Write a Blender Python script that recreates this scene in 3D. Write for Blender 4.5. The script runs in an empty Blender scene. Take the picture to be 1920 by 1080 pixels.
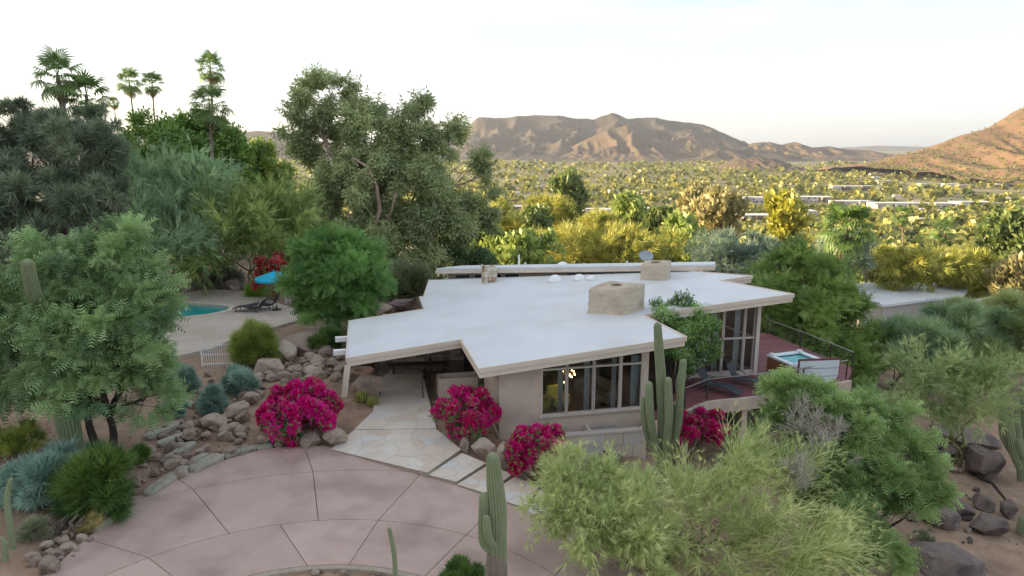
import bpy, bmesh, math, random
import numpy as np
from mathutils import Vector, Matrix, noise as mnoise

R = math.radians
C = bpy.context.scene.collection
sc = bpy.context.scene
# ------------------------------------------------------------------ camera
FPX, CAM_H, PITCH = 1280.0, 11.0, math.atan(265 / 1280)
cd = bpy.data.cameras.new('camera'); cam = bpy.data.objects.new('camera', cd); C.objects.link(cam)
cd.sensor_width = 36; cd.lens = 36 * FPX / 1920; cd.clip_start = .1; cd.clip_end = 60000
cam.location = (0, 0, CAM_H); cam.rotation_euler = (math.pi / 2 - PITCH, 0, 0)
sc.camera = cam
# ------------------------------------------------------------------ light
SUN_AZ, SUN_EL = R(-84), R(11)
W = bpy.data.worlds.new('World'); sc.world = W; W.use_nodes = True
nt = W.node_tree; N = nt.nodes; bg = N['Background']
sky = N.new('ShaderNodeTexSky'); sky.sky_type = 'NISHITA'; sky.sun_disc = False
sky.sun_elevation = SUN_EL; sky.sun_rotation = SUN_AZ
sky.air_density = 1.0; sky.dust_density = 2.4; sky.ozone_density = 2.2; sky.altitude = 400
tc = N.new('ShaderNodeTexCoord'); mp = N.new('ShaderNodeMapping'); mp.inputs['Scale'].default_value = (.8, .8, 7.0)
nz = N.new('ShaderNodeTexNoise'); nz.inputs['Scale'].default_value = 2.2; nz.inputs['Detail'].default_value = 5; nz.inputs['Roughness'].default_value = .55
rp = N.new('ShaderNodeMapRange'); rp.inputs[1].default_value = .38; rp.inputs[2].default_value = .68; rp.inputs[3].default_value = .42; rp.inputs[4].default_value = .88
mx = N.new('ShaderNodeMix'); mx.data_type = 'RGBA'; mx.inputs[7].default_value = (2.45, 2.52, 2.6, 1)   # thin high cloud veil
nt.links.new(tc.outputs['Generated'], mp.inputs['Vector']); nt.links.new(mp.outputs[0], nz.inputs['Vector'])
nt.links.new(nz.outputs['Fac'], rp.inputs[0]); nt.links.new(rp.outputs[0], mx.inputs[0])
nt.links.new(sky.outputs[0], mx.inputs[6]); nt.links.new(mx.outputs[2], bg.inputs['Color'])
bg.inputs['Strength'].default_value = .1
sl = bpy.data.lights.new('sun', 'SUN'); sl.energy = 3.5; sl.angle = R(.5); sl.color = (1.0, .78, .46)
so = bpy.data.objects.new('sun', sl); C.objects.link(so); so.location = (-200, 60, 120)
sd = Vector((math.sin(SUN_AZ) * math.cos(SUN_EL), math.cos(SUN_AZ) * math.cos(SUN_EL), math.sin(SUN_EL)))
so.rotation_euler = sd.to_track_quat('Z', 'Y').to_euler()
vs = sc.view_settings; vs.view_transform = 'Standard'; vs.look = 'None'; vs.gamma = 1; vs.use_curve_mapping = False; vs.exposure = 2.2
sc.cycles.max_bounces = 6; sc.cycles.diffuse_bounces = 3; sc.cycles.transparent_max_bounces = 12; sc.cycles.volume_bounces = 0
sc.cycles.transmission_bounces = 4; sc.cycles.glossy_bounces = 3; sc.cycles.caustics_reflective = False; sc.cycles.caustics_refractive = False
sc.cycles.use_denoising = True

# ------------------------------------------------------------------ geometry helpers
CT, ST = math.cos(PITCH), math.sin(PITCH)
def ray(u, v):
    x = (u - 960) / FPX; y = (v - 540) / FPX
    return Vector((x, CT - y * ST, -ST - y * CT))
def U(u, v, y=None, z=None):
    """a survey point of the photograph at distance y or at height z, in metres"""
    r = ray(u, v)
    t = y / r.y if y is not None else (z - CAM_H) / r.z
    return Vector((0, 0, CAM_H)) + r * t
def sst(a, b, x):
    t = np.clip((x - a) / (b - a), 0, 1); return t * t * (3 - 2 * t)

_rt = np.random.default_rng(5)
_perm = _rt.random((256, 256))
def vnoise(x, y):
    xi = np.floor(x).astype(int); yi = np.floor(y).astype(int); fx = x - xi; fy = y - yi
    fx = fx * fx * (3 - 2 * fx); fy = fy * fy * (3 - 2 * fy)
    g = lambda a, b: _perm[a & 255, b & 255]
    return (g(xi, yi) * (1 - fx) + g(xi + 1, yi) * fx) * (1 - fy) + (g(xi, yi + 1) * (1 - fx) + g(xi + 1, yi + 1) * fx) * fy
def fbm(x, y, o=4, ridged=False):
    s = 0; a = 1; t = 0
    for i in range(o):
        n = vnoise(x * 2 ** i + 17.3 * i, y * 2 ** i + 5.1 * i)
        if ridged: n = 1 - abs(2 * n - 1)
        s = s + a * n; t += a; a *= .5
    return s / t
DS = -.04
def drive_z(x): return DS * (np.clip(x, -16, 8) + 5)
def H(x, y):
    x = np.asarray(x, float); y = np.asarray(y, float)
    d = drive_z(x)
    r = np.clip(x - 5.5, 0, 70)
    d = d - 3.4 * (1 - np.exp(-r / 11.)) - .03 * r
    # rockery and pool terrace
    L = sst(-4.5, -10, x) * sst(24.5, 36, y)
    d = d * (1 - L) + .78 * L
    d = d + .6 * sst(-12.2, -16, x) * sst(31, 26, y) * sst(-10, 12, y)
    # dip in front of the raised planter and below the deck
    d = d - 1.25 * np.exp(-(((x - 3.6) / 2.6) ** 2 + ((y - 23.6) / 2.0) ** 2))
    d = d - 1.5 * sst(4.5, 7, x) * sst(15, 9, np.abs(y - 24))
    d = d * (1 - sst(64, 150, y)) - 6 * sst(64, 150, y)
    # the valley
    t = np.clip(y - 52 - 22 * sst(-8, -22, x), 0, None)
    d = d - 38 * (1 - np.exp(-t / 170.))
    d = d - 6 * sst(30, 120, x) * sst(20, 60, y)
    # unseen mountain flank to the left, added and shaped to shade house and foreground
    hill = 44 * np.exp(-((x + 132) / 34.) ** 2 / 2) * np.where(y > 68, np.exp(-((y - 68) / 12.) ** 2 / 2), 1) * np.exp(-np.clip(-y - 80, 0, None) / 60)
    d = d + np.clip(hill - .8, 0, None)
    d = d - 1.5 * np.exp(-(((x + 21.2) / 3.2) ** 4 + ((y - 41.6) / 2.2) ** 4))
    amp = sst(13, 30, np.hypot(x + 4, y - 14)) * (1 - .95 * np.exp(-(((x + 18) / 9) ** 4 + ((y - 40) / 7) ** 4)))
    d = d + (fbm(x * .5, y * .5, 3) - .5) * .35 * amp + (fbm(x * .02, y * .02, 3) - .5) * 5 * sst(70, 200, y) * sst(1500, 500, y)
    return d
def hz(x, y): return float(H(x, y))
def G(u, v, y0=6., y1=1200.):
    """where the sight line of a photograph point meets the ground"""
    r = ray(u, v)
    ys = np.geomspace(y0, y1, 900); t = ys / r.y
    dz = CAM_H + r.z * t - H(r.x * t, ys)
    i = int(np.argmax(dz < 0)) if (dz < 0).any() else len(ys) - 1
    i = max(i, 1)
    a = dz[i - 1] / (dz[i - 1] - dz[i]) if dz[i] < 0 else 1
    yy = ys[i - 1] + a * (ys[i] - ys[i - 1])
    p = U(u, v, y=yy); return p
def mpp(p):
    """metres per photograph pixel at p"""
    return (p.y * CT - (p.z - CAM_H) * ST) / FPX

# ------------------------------------------------------------------ object helpers
def tag(o, label=None, cat=None, group=None, kind=None):
    if label: o['label'] = label
    if cat: o['category'] = cat
    if group: o['group'] = group
    if kind: o['kind'] = kind
    return o
def thing(name, label, cat, loc=(0, 0, 0), rz=0, group=None):
    o = bpy.data.objects.new(name, None); C.objects.link(o); o.empty_display_size = .2
    o.location = loc; o.rotation_euler = (0, 0, rz)
    return tag(o, label, cat, group)
def link(name, me, m=None, parent=None, loc=None, world=False):
    """world=True: the mesh is in world coordinates, moved into the parent's frame"""
    o = bpy.data.objects.new(name, me); C.objects.link(o)
    if m is not None and not me.materials: me.materials.append(m)
    if parent is not None:
        o.parent = parent
        if world:
            M = Matrix.Translation(parent.location) @ parent.rotation_euler.to_matrix().to_4x4() if parent.parent is None else None
            if M is not None: o.matrix_parent_inverse = M.inverted()
    if loc is not None: o.location = loc
    return o
def npmesh(name, V, F, tint=None, smooth=False):
    me = bpy.data.meshes.new(name); V = np.asarray(V, np.float32); F = np.asarray(F, np.int32)
    k = F.shape[1]
    me.vertices.add(len(V)); me.vertices.foreach_set('co', V.ravel())
    me.loops.add(F.size); me.loops.foreach_set('vertex_index', F.ravel())
    me.polygons.add(len(F)); me.polygons.foreach_set('loop_start', np.arange(0, F.size, k, dtype=np.int32))
    me.polygons.foreach_set('use_smooth', np.full(len(F), smooth))
    if tint is not None:
        a = me.attributes.new('tint', 'FLOAT', 'POINT'); a.data.foreach_set('value', np.asarray(tint, np.float32))
    me.update(calc_edges=True)
    return me
class MB:
    """collects boxes, prisms and tubes, then becomes one mesh"""
    def __init__(s): s.v = []; s.f = []; s.t = []
    def add(s, vs, fs, t=.5):
        b = len(s.v); s.v += [tuple(p) for p in vs]; s.f += [tuple(i + b for i in q) for q in fs]; s.t += [t] * len(vs); return s
    def box(s, c, d, rz=0, M=None):
        x, y, z = [k / 2 for k in d]
        vs = [Vector((i * x, j * y, k * z)) for i in (-1, 1) for j in (-1, 1) for k in (-1, 1)]
        m = Matrix.Rotation(rz, 3, 'Z') if M is None else M
        c = Vector(c)
        return s.add([m @ p + c for p in vs], [(0, 1, 3, 2), (4, 6, 7, 5), (0, 4, 5, 1), (2, 3, 7, 6), (0, 2, 6, 4), (1, 5, 7, 3)])
    def beam(s, a, b, w, h, up=Vector((0, 0, 1))):
        a = Vector(a); b = Vector(b); t = (b - a); L = t.length; t.normalize()
        sd_ = t.cross(up); sd_ = sd_.normalized() if sd_.length > 1e-4 else Vector((1, 0, 0)); u = sd_.cross(t)
        M = Matrix((t, sd_, u)).transposed()
        return s.box((a + b) / 2, (L, w, h), M=M)
    def prism(s, pts, z0, z1):
        """pts xy; z0, z1 numbers or functions of (x, y)"""
        f0 = z0 if callable(z0) else (lambda x, y: z0); f1 = z1 if callable(z1) else (lambda x, y: z1)
        n = len(pts)
        vs = [(p[0], p[1], f0(p[0], p[1])) for p in pts] + [(p[0], p[1], f1(p[0], p[1])) for p in pts]
        fs = [tuple(range(n - 1, -1, -1)), tuple(range(n, 2 * n))] + [(i, (i + 1) % n, n + (i + 1) % n, n + i) for i in range(n)]
        return s.add(vs, fs)
    def tube(s, path, rad, n=6, cap=True, t=.5):
        path = [Vector(p) for p in path]
        if not hasattr(rad, '__len__'): rad = [rad] * len(path)
        rings = []; ref = Vector((1, .13, .07)).normalized()
        for i, p in enumerate(path):
            d = (path[min(i + 1, len(path) - 1)] - path[max(i - 1, 0)]).normalized()
            if abs(d.dot(ref)) > .95: ref = Vector((0, 1, .1)).normalized()
            a = (ref - d * ref.dot(d)).normalized(); b = d.cross(a); ref = a
            rings.append([p + (a * math.cos(2 * math.pi * k / n) + b * math.sin(2 * math.pi * k / n)) * rad[i] for k in range(n)])
        vs = [q for r_ in rings for q in r_]; fs = []
        for i in range(len(path) - 1):
            for k in range(n):
                fs.append((i * n + k, i * n + (k + 1) % n, (i + 1) * n + (k + 1) % n, (i + 1) * n + k))
        if cap: fs += [tuple(range(n - 1, -1, -1)), tuple((len(path) - 1) * n + k for k in range(n))]
        return s.add(vs, fs, t)
    def lathe(s, prof, c=(0, 0, 0), n=16):
        c = Vector(c); vs = []; fs = []
        for r_, z in prof:
            for k in range(n): vs.append(c + Vector((r_ * math.cos(2 * math.pi * k / n), r_ * math.sin(2 * math.pi * k / n), z)))
        for i in range(len(prof) - 1):
            for k in range(n): fs.append((i * n + k, i * n + (k + 1) % n, (i + 1) * n + (k + 1) % n, (i + 1) * n + k))
        fs += [tuple(range(n - 1, -1, -1)), tuple((len(prof) - 1) * n + k for k in range(n))]
        return s.add(vs, fs)
    def mesh(s, name, smooth=False, bevel=0):
        me = bpy.data.meshes.new(name); me.from_pydata(s.v, [], s.f)
        a = me.attributes.new('tint', 'FLOAT', 'POINT'); a.data.foreach_set('value', s.t)
        if bevel:
            bm = bmesh.new(); bm.from_mesh(me)
            ed = [e for e in bm.edges if len(e.link_faces) == 2 and e.calc_face_angle(0) > .5]
            bmesh.ops.bevel(bm, geom=ed, offset=bevel, segments=2, affect='EDGES', profile=.5)
            bm.to_mesh(me); bm.free()
        if smooth: me.polygons.foreach_set('use_smooth', [True] * len(me.polygons))
        me.update(); return me
    def build(s, name, m, parent=None, smooth=False, bevel=0, world=True):
        return link(name, s.mesh(name, smooth, bevel), m, parent, world=world)

# ------------------------------------------------------------------ materials
MATS = {}
LEAFK = 1.8
def mat(name, c1, c2=None, scale=3., rough=.8, bump=0., bscale=None, detail=6, tint=False, metal=0., spec=.3, c3=None, s3=.4, stretch=None, rand=0.):
    """base colour of two tones broken up by noise, with fine relief; c3 is a third tone in large stains"""
    if name in MATS: return MATS[name]
    m = bpy.data.materials.new(name); m.use_nodes = True; t = m.node_tree; n = t.nodes; L = t.links.new
    b = n['Principled BSDF']; b.inputs['Roughness'].default_value = rough; b.inputs['Metallic'].default_value = metal
    b.inputs['Specular IOR Level'].default_value = spec
    c2 = c2 or c1
    co = n.new('ShaderNodeTexCoord'); src = co.outputs['Object']
    if stretch:
        mpn = n.new('ShaderNodeMapping'); mpn.inputs['Scale'].default_value = stretch; L(src, mpn.inputs['Vector']); src = mpn.outputs[0]
    no = n.new('ShaderNodeTexNoise'); no.inputs['Scale'].default_value = scale; no.inputs['Detail'].default_value = detail; no.inputs['Roughness'].default_value = .62
    L(src, no.inputs['Vector'])
    mr = n.new('ShaderNodeMapRange'); mr.inputs[1].default_value = .32; mr.inputs[2].default_value = .68; L(no.outputs['Fac'], mr.inputs[0])
    fac = mr.outputs[0]
    if tint:
        at = n.new('ShaderNodeAttribute'); at.attribute_name = 'tint'; ad = n.new('ShaderNodeMath'); ad.operation = 'MULTIPLY_ADD'; ad.inputs[1].default_value = .35
        L(fac, ad.inputs[0]); L(at.outputs['Fac'], ad.inputs[2]); sb = n.new('ShaderNodeMath'); sb.operation = 'SUBTRACT'; sb.inputs[1].default_value = .175; sb.use_clamp = True
        L(ad.outputs[0], sb.inputs[0]); fac = sb.outputs[0]
    mi = n.new('ShaderNodeMix'); mi.data_type = 'RGBA'; mi.inputs[6].default_value = (*c1, 1); mi.inputs[7].default_value = (*c2, 1); L(fac, mi.inputs[0])
    col = mi.outputs[2]
    if c3:
        n3 = n.new('ShaderNodeTexNoise'); n3.inputs['Scale'].default_value = s3; n3.inputs['Detail'].default_value = 5; L(co.outputs['Object'], n3.inputs['Vector'])
        m3 = n.new('ShaderNodeMapRange'); m3.inputs[1].default_value = .48; m3.inputs[2].default_value = .66; L(n3.outputs['Fac'], m3.inputs[0])
        i3 = n.new('ShaderNodeMix'); i3.data_type = 'RGBA'; i3.inputs[7].default_value = (*c3, 1); L(m3.outputs[0], i3.inputs[0]); L(col, i3.inputs[6]); col = i3.outputs[2]
    if rand:
        oi = n.new('ShaderNodeObjectInfo'); hs = n.new('ShaderNodeHueSaturation'); mrr = n.new('ShaderNodeMapRange'); mrr.inputs[3].default_value = 1 - rand; mrr.inputs[4].default_value = 1 + rand
        L(oi.outputs['Random'], mrr.inputs[0]); L(mrr.outputs[0], hs.inputs['Value']); L(col, hs.inputs['Color']); col = hs.outputs[0]
    L(col, b.inputs['Base Color'])
    if bump:
        nb = n.new('ShaderNodeTexNoise'); nb.inputs['Scale'].default_value = bscale or scale * 4; nb.inputs['Detail'].default_value = 5; L(src, nb.inputs['Vector'])
        bp = n.new('ShaderNodeBump'); bp.inputs['Strength'].default_value = bump; bp.inputs['Distance'].default_value = .05; L(nb.outputs['Fac'], bp.inputs['Height']); L(bp.outputs[0], b.inputs['Normal'])
    MATS[name] = m; return m
def leafmat(name, c1, c2, trans=.35, rand=0., gloss=.05):
    if name in MATS: return MATS[name]
    def lift(c):
        m_ = sum(c) / 3; return tuple(max(.003, min(.8, (m_ + (k - m_) * 1.1) * LEAFK)) for k in c)
    c1 = lift(c1); c2 = lift(c2)
    m = bpy.data.materials.new(name); m.use_nodes = True; t = m.node_tree; n = t.nodes; L = t.links.new; n.remove(n['Principled BSDF'])
    at = n.new('ShaderNodeAttribute'); at.attribute_name = 'tint'
    mi = n.new('ShaderNodeMix'); mi.data_type = 'RGBA'; mi.inputs[6].default_value = (*c1, 1); mi.inputs[7].default_value = (*c2, 1); L(at.outputs['Fac'], mi.inputs[0]); col = mi.outputs[2]
    if rand:
        oi = n.new('ShaderNodeObjectInfo'); hs = n.new('ShaderNodeHueSaturation'); mr = n.new('ShaderNodeMapRange'); mr.inputs[3].default_value = 1 - rand; mr.inputs[4].default_value = 1 + rand
        mh = n.new('ShaderNodeMapRange'); mh.inputs[3].default_value = .5 + rand * .05; mh.inputs[4].default_value = .5 - rand * .05
        L(oi.outputs['Random'], mr.inputs[0]); L(oi.outputs['Random'], mh.inputs[0]); L(mr.outputs[0], hs.inputs['Value']); L(mh.outputs[0], hs.inputs['Hue']); L(col, hs.inputs['Color']); col = hs.outputs[0]
    df = n.new('ShaderNodeBsdfDiffuse'); tr = n.new('ShaderNodeBsdfTranslucent'); gl = n.new('ShaderNodeBsdfGlossy'); gl.inputs['Roughness'].default_value = .5
    ms = n.new('ShaderNodeMixShader'); ms.inputs[0].default_value = trans; m2 = n.new('ShaderNodeMixShader'); m2.inputs[0].default_value = gloss
    L(col, df.inputs['Color']); L(col, tr.inputs['Color']); L(df.outputs[0], ms.inputs[1]); L(tr.outputs[0], ms.inputs[2]); L(ms.outputs[0], m2.inputs[1]); L(gl.outputs[0], m2.inputs[2])
    L(m2.outputs[0], n['Material Output'].inputs['Surface']); MATS[name] = m; return m
def glassmat(name, tintc=(.9, .95, .95), refl=.12):
    m = bpy.data.materials.new(name); m.use_nodes = True; t = m.node_tree; n = t.nodes; L = t.links.new; n.remove(n['Principled BSDF'])
    fr = n.new('ShaderNodeFresnel'); fr.inputs['IOR'].default_value = 1.5
    tr = n.new('ShaderNodeBsdfTransparent'); tr.inputs['Color'].default_value = (*tintc, 1); gl = n.new('ShaderNodeBsdfGlossy'); gl.inputs['Roughness'].default_value = .01
    ad = n.new('ShaderNodeMath'); ad.operation = 'ADD'; ad.inputs[1].default_value = refl - .04; L(fr.outputs[0], ad.inputs[0])
    ms = n.new('ShaderNodeMixShader'); L(ad.outputs[0], ms.inputs[0]); L(tr.outputs[0], ms.inputs[1]); L(gl.outputs[0], ms.inputs[2]); L(ms.outputs[0], n['Material Output'].inputs['Surface'])
    return m
def emit(name, c, s):
    m = bpy.data.materials.new(name); m.use_nodes = True; b = m.node_tree.nodes['Principled BSDF']
    b.inputs['Base Color'].default_value = (*c, 1); b.inputs['Emission Color'].default_value = (*c, 1); b.inputs['Emission Strength'].default_value = s; return m

M_ground = mat('desert_soil', (.26, .165, .108), (.38, .265, .18), 1.3, .95, .5, 9, c3=(.20, .13, .088), s3=.35)
def valley_soil():
    t = M_ground.node_tree; n = t.nodes; L = t.links.new; b = n['Principled BSDF']; src = b.inputs['Base Color'].links[0].from_socket
    co = n.new('ShaderNodeTexCoord'); sx = n.new('ShaderNodeSeparateXYZ'); L(co.outputs['Object'], sx.inputs[0]); mr = n.new('ShaderNodeMapRange'); mr.inputs[1].default_value = 70; mr.inputs[2].default_value = 180; L(sx.outputs['Y'], mr.inputs[0])
    no = n.new('ShaderNodeTexNoise'); no.inputs['Scale'].default_value = .02; no.inputs['Detail'].default_value = 8; L(co.outputs['Object'], no.inputs['Vector']); cr = n.new('ShaderNodeMix'); cr.data_type = 'RGBA'; cr.inputs[6].default_value = (.11, .115, .045, 1); cr.inputs[7].default_value = (.30, .245, .13, 1)
    m2 = n.new('ShaderNodeMapRange'); m2.inputs[1].default_value = .38; m2.inputs[2].default_value = .62; L(no.outputs['Fac'], m2.inputs[0]); L(m2.outputs[0], cr.inputs[0])
    mi = n.new('ShaderNodeMix'); mi.data_type = 'RGBA'; L(mr.outputs[0], mi.inputs[0]); L(src, mi.inputs[6]); L(cr.outputs[2], mi.inputs[7]); L(mi.outputs[2], b.inputs['Base Color'])
valley_soil()
M_drive = mat('driveway_concrete', (.42, .30, .25), (.49, .36, .305), .7, .78, .15, 25, rand=.045, c3=(.34, .24, .20), s3=.55)
M_joint = mat('joint_filler', (.17, .115, .10))
M_flag = mat('flagstone', (.47, .38, .29), (.55, .49, .42), 1.5, .8, .2, 9, c3=(.43, .34, .25), s3=.8, rand=.16)
M_riser = mat('stone_edge', (.31, .25, .19), (.39, .325, .255), 5, .85, .4, 14)
M_roof = mat('roof_coating', (.585, .595, .595), (.64, .648, .645), .5, .6, .05, 6, c3=(.555, .56, .555), s3=.42)
M_fascia = mat('fascia_paint', (.60, .50, .40), (.67, .57, .47), 1.2, .6, .05)
M_stucco = mat('stucco', (.55, .435, .345), (.62, .50, .41), .8, .9, .25, 40, c3=(.44, .355, .29), s3=.5)
M_trim = mat('window_trim', (.55, .48, .42), (.60, .53, .47), 2, .5)
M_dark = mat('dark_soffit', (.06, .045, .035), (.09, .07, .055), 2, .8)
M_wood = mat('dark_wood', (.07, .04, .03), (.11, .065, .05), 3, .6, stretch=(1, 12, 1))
M_deck = mat('deck_boards', (.17, .062, .066), (.23, .09, .092), 2.5, .6, .1, 30, rand=.15)
M_metal = mat('dark_metal', (.06, .05, .045), (.09, .075, .065), 4, .45, metal=.3)
M_white = mat('white_paint', (.74, .74, .72), (.80, .79, .77), 2, .5)
M_rail = mat('rail_steel', (.35, .33, .31), (.42, .40, .38), 3, .4, metal=.7)
M_rock = mat('boulder_brown', (.29, .215, .165), (.45, .36, .285), 1.6, .9, .9, 7, c3=(.20, .14, .11), s3=.9, rand=.22)
M_rockl = mat('boulder_tan', (.33, .26, .20), (.47, .39, .31), 1.4, .9, .8, 7, c3=(.27, .19, .14), s3=.8, rand=.16)
M_rockd = mat('boulder_dark', (.125, .095, .08), (.235, .185, .155), 1.5, .85, .9, 7, c3=(.07, .05, .05), s3=.9, rand=.2)
M_slate = mat('ledge_stone', (.26, .25, .19), (.40, .37, .29), 2.0, .9, .8, 9, rand=.15, stretch=(1, 3, 1))
M_bark = mat('grey_bark', (.10, .075, .055), (.19, .145, .11), 5, .95, .8, 18, stretch=(1, 1, .3))
M_darkbark = mat('black_bark', (.035, .026, .022), (.075, .055, .045), 5, .95, .8, 18, stretch=(1, 1, .3))
M_redbark = mat('peeling_bark', (.24, .15, .10), (.42, .33, .25), 2.5, .9, .5, 10, c3=(.20, .09, .05), s3=1.2, stretch=(1, 1, .25))
M_pvbark = mat('green_bark', (.19, .20, .085), (.29, .29, .13), 3, .8, .3)
M_palmtrunk = mat('palm_trunk', (.15, .11, .08), (.30, .235, .18), 3, .95, .9, 9, stretch=(1, 1, 5))
M_glass = glassmat('window_glass')
M_water = mat('pool_water', (.02, .30, .27), (.05, .42, .40), 1.3, .05, .06, 3, spec=.5)
M_cactus = None

# ------------------------------------------------------------------ foliage kit
def rngs(s): return np.random.default_rng(s)
def nrm(a): return a / np.maximum(np.linalg.norm(a, axis=-1, keepdims=True), 1e-9)
def T_pinnate(pairs=7, w=.05, ll=.30):
    v = []; f = []
    for i in range(pairs):
        t = .12 + .88 * i / (pairs - 1); l = ll * (1 - .55 * abs(t - .45)); dz = -.10 * t * t
        for s in (-1, 1):
            b = len(v); v += [(t - w, 0, dz), (t + w, 0, dz), (t + l * .45, s * l, dz - .05)]; f.append((b, b + 1, b + 2))
    return np.array(v), np.array(f)
def T_needle(n=7, w=.028, spread=.42, seed=1):
    r = rngs(seed); v = []; f = []
    for i in range(n):
        d = nrm(np.array([1, *(r.normal(0, spread, 2))])); l = r.uniform(.6, 1.05); s = nrm(np.cross(d, r.normal(0, 1, 3))) * w; o = d * r.uniform(0, .25)
        b = len(v); v += [tuple(o - s), tuple(o + s), tuple(o + d * l)]; f.append((b, b + 1, b + 2))
    return np.array(v), np.array(f)
def T_leaf(n=7, ll=.42, w=.2, spread=.9, seed=2, droop=0., axis=1.):
    r = rngs(seed); v = []; f = []
    for i in range(n):
        o = np.array([axis * (.1 + .8 * i / n), 0, 0]); d = nrm(np.array([.55, *(r.normal(0, spread, 2))])); d[2] -= droop; d = nrm(d)
        s = nrm(np.cross(d, r.normal(0, 1, 3))) * w * ll; l = ll * r.uniform(.7, 1.15)
        b = len(v); v += [tuple(o), tuple(o + d * l * .5 + s), tuple(o + d * l), tuple(o + d * l * .5 - s)]; f += [(b, b + 1, b + 2), (b, b + 2, b + 3)]
    return np.array(v), np.array(f)
T_MESQ = T_pinnate(6, .055, .30); T_FINE = T_pinnate(5, .06, .36); T_NEED = T_needle(7, .03, .38); T_TAM = T_needle(8, .05, .5, 3)
T_BROAD = T_leaf(); T_WILLOW = T_leaf(5, .62, .12, .55, 5, .5); T_FLOWER = T_leaf(4, .62, .42, 1.1, 8, 0, .5); T_FAR = T_leaf(4, .7, .3, .9, 9)
def spray(tm, P, D, S, r, roll=True):
    """copies of a twig template at P pointing along D, one size each"""
    tv, tf = tm; n = len(P); D = nrm(D)
    a = np.tile(np.array([0., 0, 1]), (n, 1)); a[np.abs(D[:, 2]) > .92] = (1, 0, 0)
    y = nrm(np.cross(a, D)); z = np.cross(D, y)
    if roll:
        th = r.normal(0, .7, n)[:, None]; y, z = y * np.cos(th) + z * np.sin(th), z * np.cos(th) - y * np.sin(th)
    V = P[:, None, :] + S[:, None, None] * (tv[None, :, 0, None] * D[:, None, :] + tv[None, :, 1, None] * y[:, None, :] + tv[None, :, 2, None] * z[:, None, :])
    F = tf[None] + (np.arange(n) * len(tv))[:, None, None]
    return V.reshape(-1, 3), F.reshape(-1, 3)
def lobe(u, v, Y, ru, rv, ry=None):
    c = U(u, v, y=Y); k = mpp(c); return (c.x, c.y, c.z, ru * k, (ry if ry is not None else ru * k), rv * k)
def clumps(lobes, per, sub, seed, inner=.45, zmin=-.75):
    """sub-clumps spread through each lobe of a crown: centre, radius, parent lobe"""
    r = rngs(seed); out = []
    for li, (cx, cy, cz, rx, ry, rz) in enumerate(lobes):
        k = max(3, int(per * (rx * ry * rz) ** (1 / 3.)))
        d = nrm(r.normal(0, 1, (k, 3))); d[:, 2] = np.where(d[:, 2] < zmin, -d[:, 2], d[:, 2])
        q = r.uniform(inner, 1.12, k)[:, None]
        c = np.array([cx, cy, cz]) + d * q * np.array([rx, ry, rz])
        s = r.uniform(.6, 1.35, k) * sub * (rx * ry * rz) ** (1 / 3.)
        out.append((c, s, np.full(k, li), d))
    return [np.concatenate(x) for x in zip(*out)]
def leaves(lobes, cl, n, tm, size, seed, up=.25, out=.8, wild=.5, flat=.8, edge=.35, tvar=.28):
    r = rngs(seed + 77); c, s, li, d0 = cl
    w = s ** 2; idx = r.choice(len(c), n, p=w / w.sum())
    g = nrm(r.normal(0, 1, (n, 3))); rad = r.uniform(edge, 1, n)[:, None] * (1 + .25 * r.normal(0, 1, (n, 1)))
    off = g * rad * s[idx][:, None]; off[:, 2] *= flat
    P = c[idx] + off
    D = out * d0[idx] + .7 * g + wild * r.normal(0, 1, (n, 3)); D[:, 2] += up
    S = size * r.uniform(.65, 1.35, n)
    base = np.clip(.5 + tvar * r.normal(0, 1, len(c)), 0, 1)
    t = np.clip(base[idx] + .14 * r.normal(0, 1, n), 0, 1)
    V, F = spray(tm, P, D, S, r)
    return V, F, np.repeat(t, len(tm[0]))
def bend(a, b, k=5, wob=.08, sag=0., r=random):
    a = Vector(a); b = Vector(b); L = (b - a).length; o = []
    ph = Vector((r.uniform(-1, 1), r.uniform(-1, 1), r.uniform(-.5, .5))) * wob * L; ph2 = Vector((r.uniform(-1, 1), r.uniform(-1, 1), 0)) * wob * .5 * L
    for i in range(k + 1):
        t = i / k; o.append(a.lerp(b, t) + ph * math.sin(math.pi * t) + ph2 * math.sin(2 * math.pi * t) + Vector((0, 0, sag * L * math.sin(math.pi * t))))
    return o
def limbs(base, lobes, cl, r0, seed, fork=.35, twig=.5, wob=.1, stems=1, lean=None):
    """trunk from the base, limbs to the lobes, twigs to the sub-clumps"""
    r = random.Random(seed); mb = MB(); base = Vector(base)
    cen = sum((Vector(l[:3]) for l in lobes), Vector()) / len(lobes)
    c, s, li, _ = cl
    groups = [[i for i in range(len(lobes)) if i % stems == k] for k in range(stems)]
    for k, g in enumerate(groups):
        if not g: continue
        cg = sum((Vector(lobes[i][:3]) for i in g), Vector()) / len(g)
        b0 = base + Vector((r.uniform(-1, 1), r.uniform(-1, 1), 0)) * r0 * (1.5 if stems > 1 else 0)
        top = b0.lerp(cg, fork) if stems == 1 else b0.lerp(cg, fork * .8)
        if lean: top = top + Vector(lean)
        rr = r0 / math.sqrt(stems)
        pth = bend(b0 - Vector((0, 0, .25)), top, 5, wob, 0, r); mb.tube(pth, [rr * (1.35 - .12 * i if i < 2 else 1.08 - .07 * i) for i in range(6)], 9)
        for i in g:
            lc = Vector(lobes[i][:3]); p = bend(top, lc, 5, wob * 1.2, .05, r)
            mb.tube(p, [rr * (.72 - .1 * j) for j in range(6)], 6)
            ids = np.where(li == i)[0]
            for q in ids:
                if r.random() < twig:
                    st = p[r.randint(2, 5)]
                    mb.tube(bend(st, Vector(c[q]), 3, .12, .04, r), [rr * .16, rr * .12, rr * .08, rr * .035], 4, cap=False)
    return mb
def hang(V, base, amp, period): return V
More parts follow.
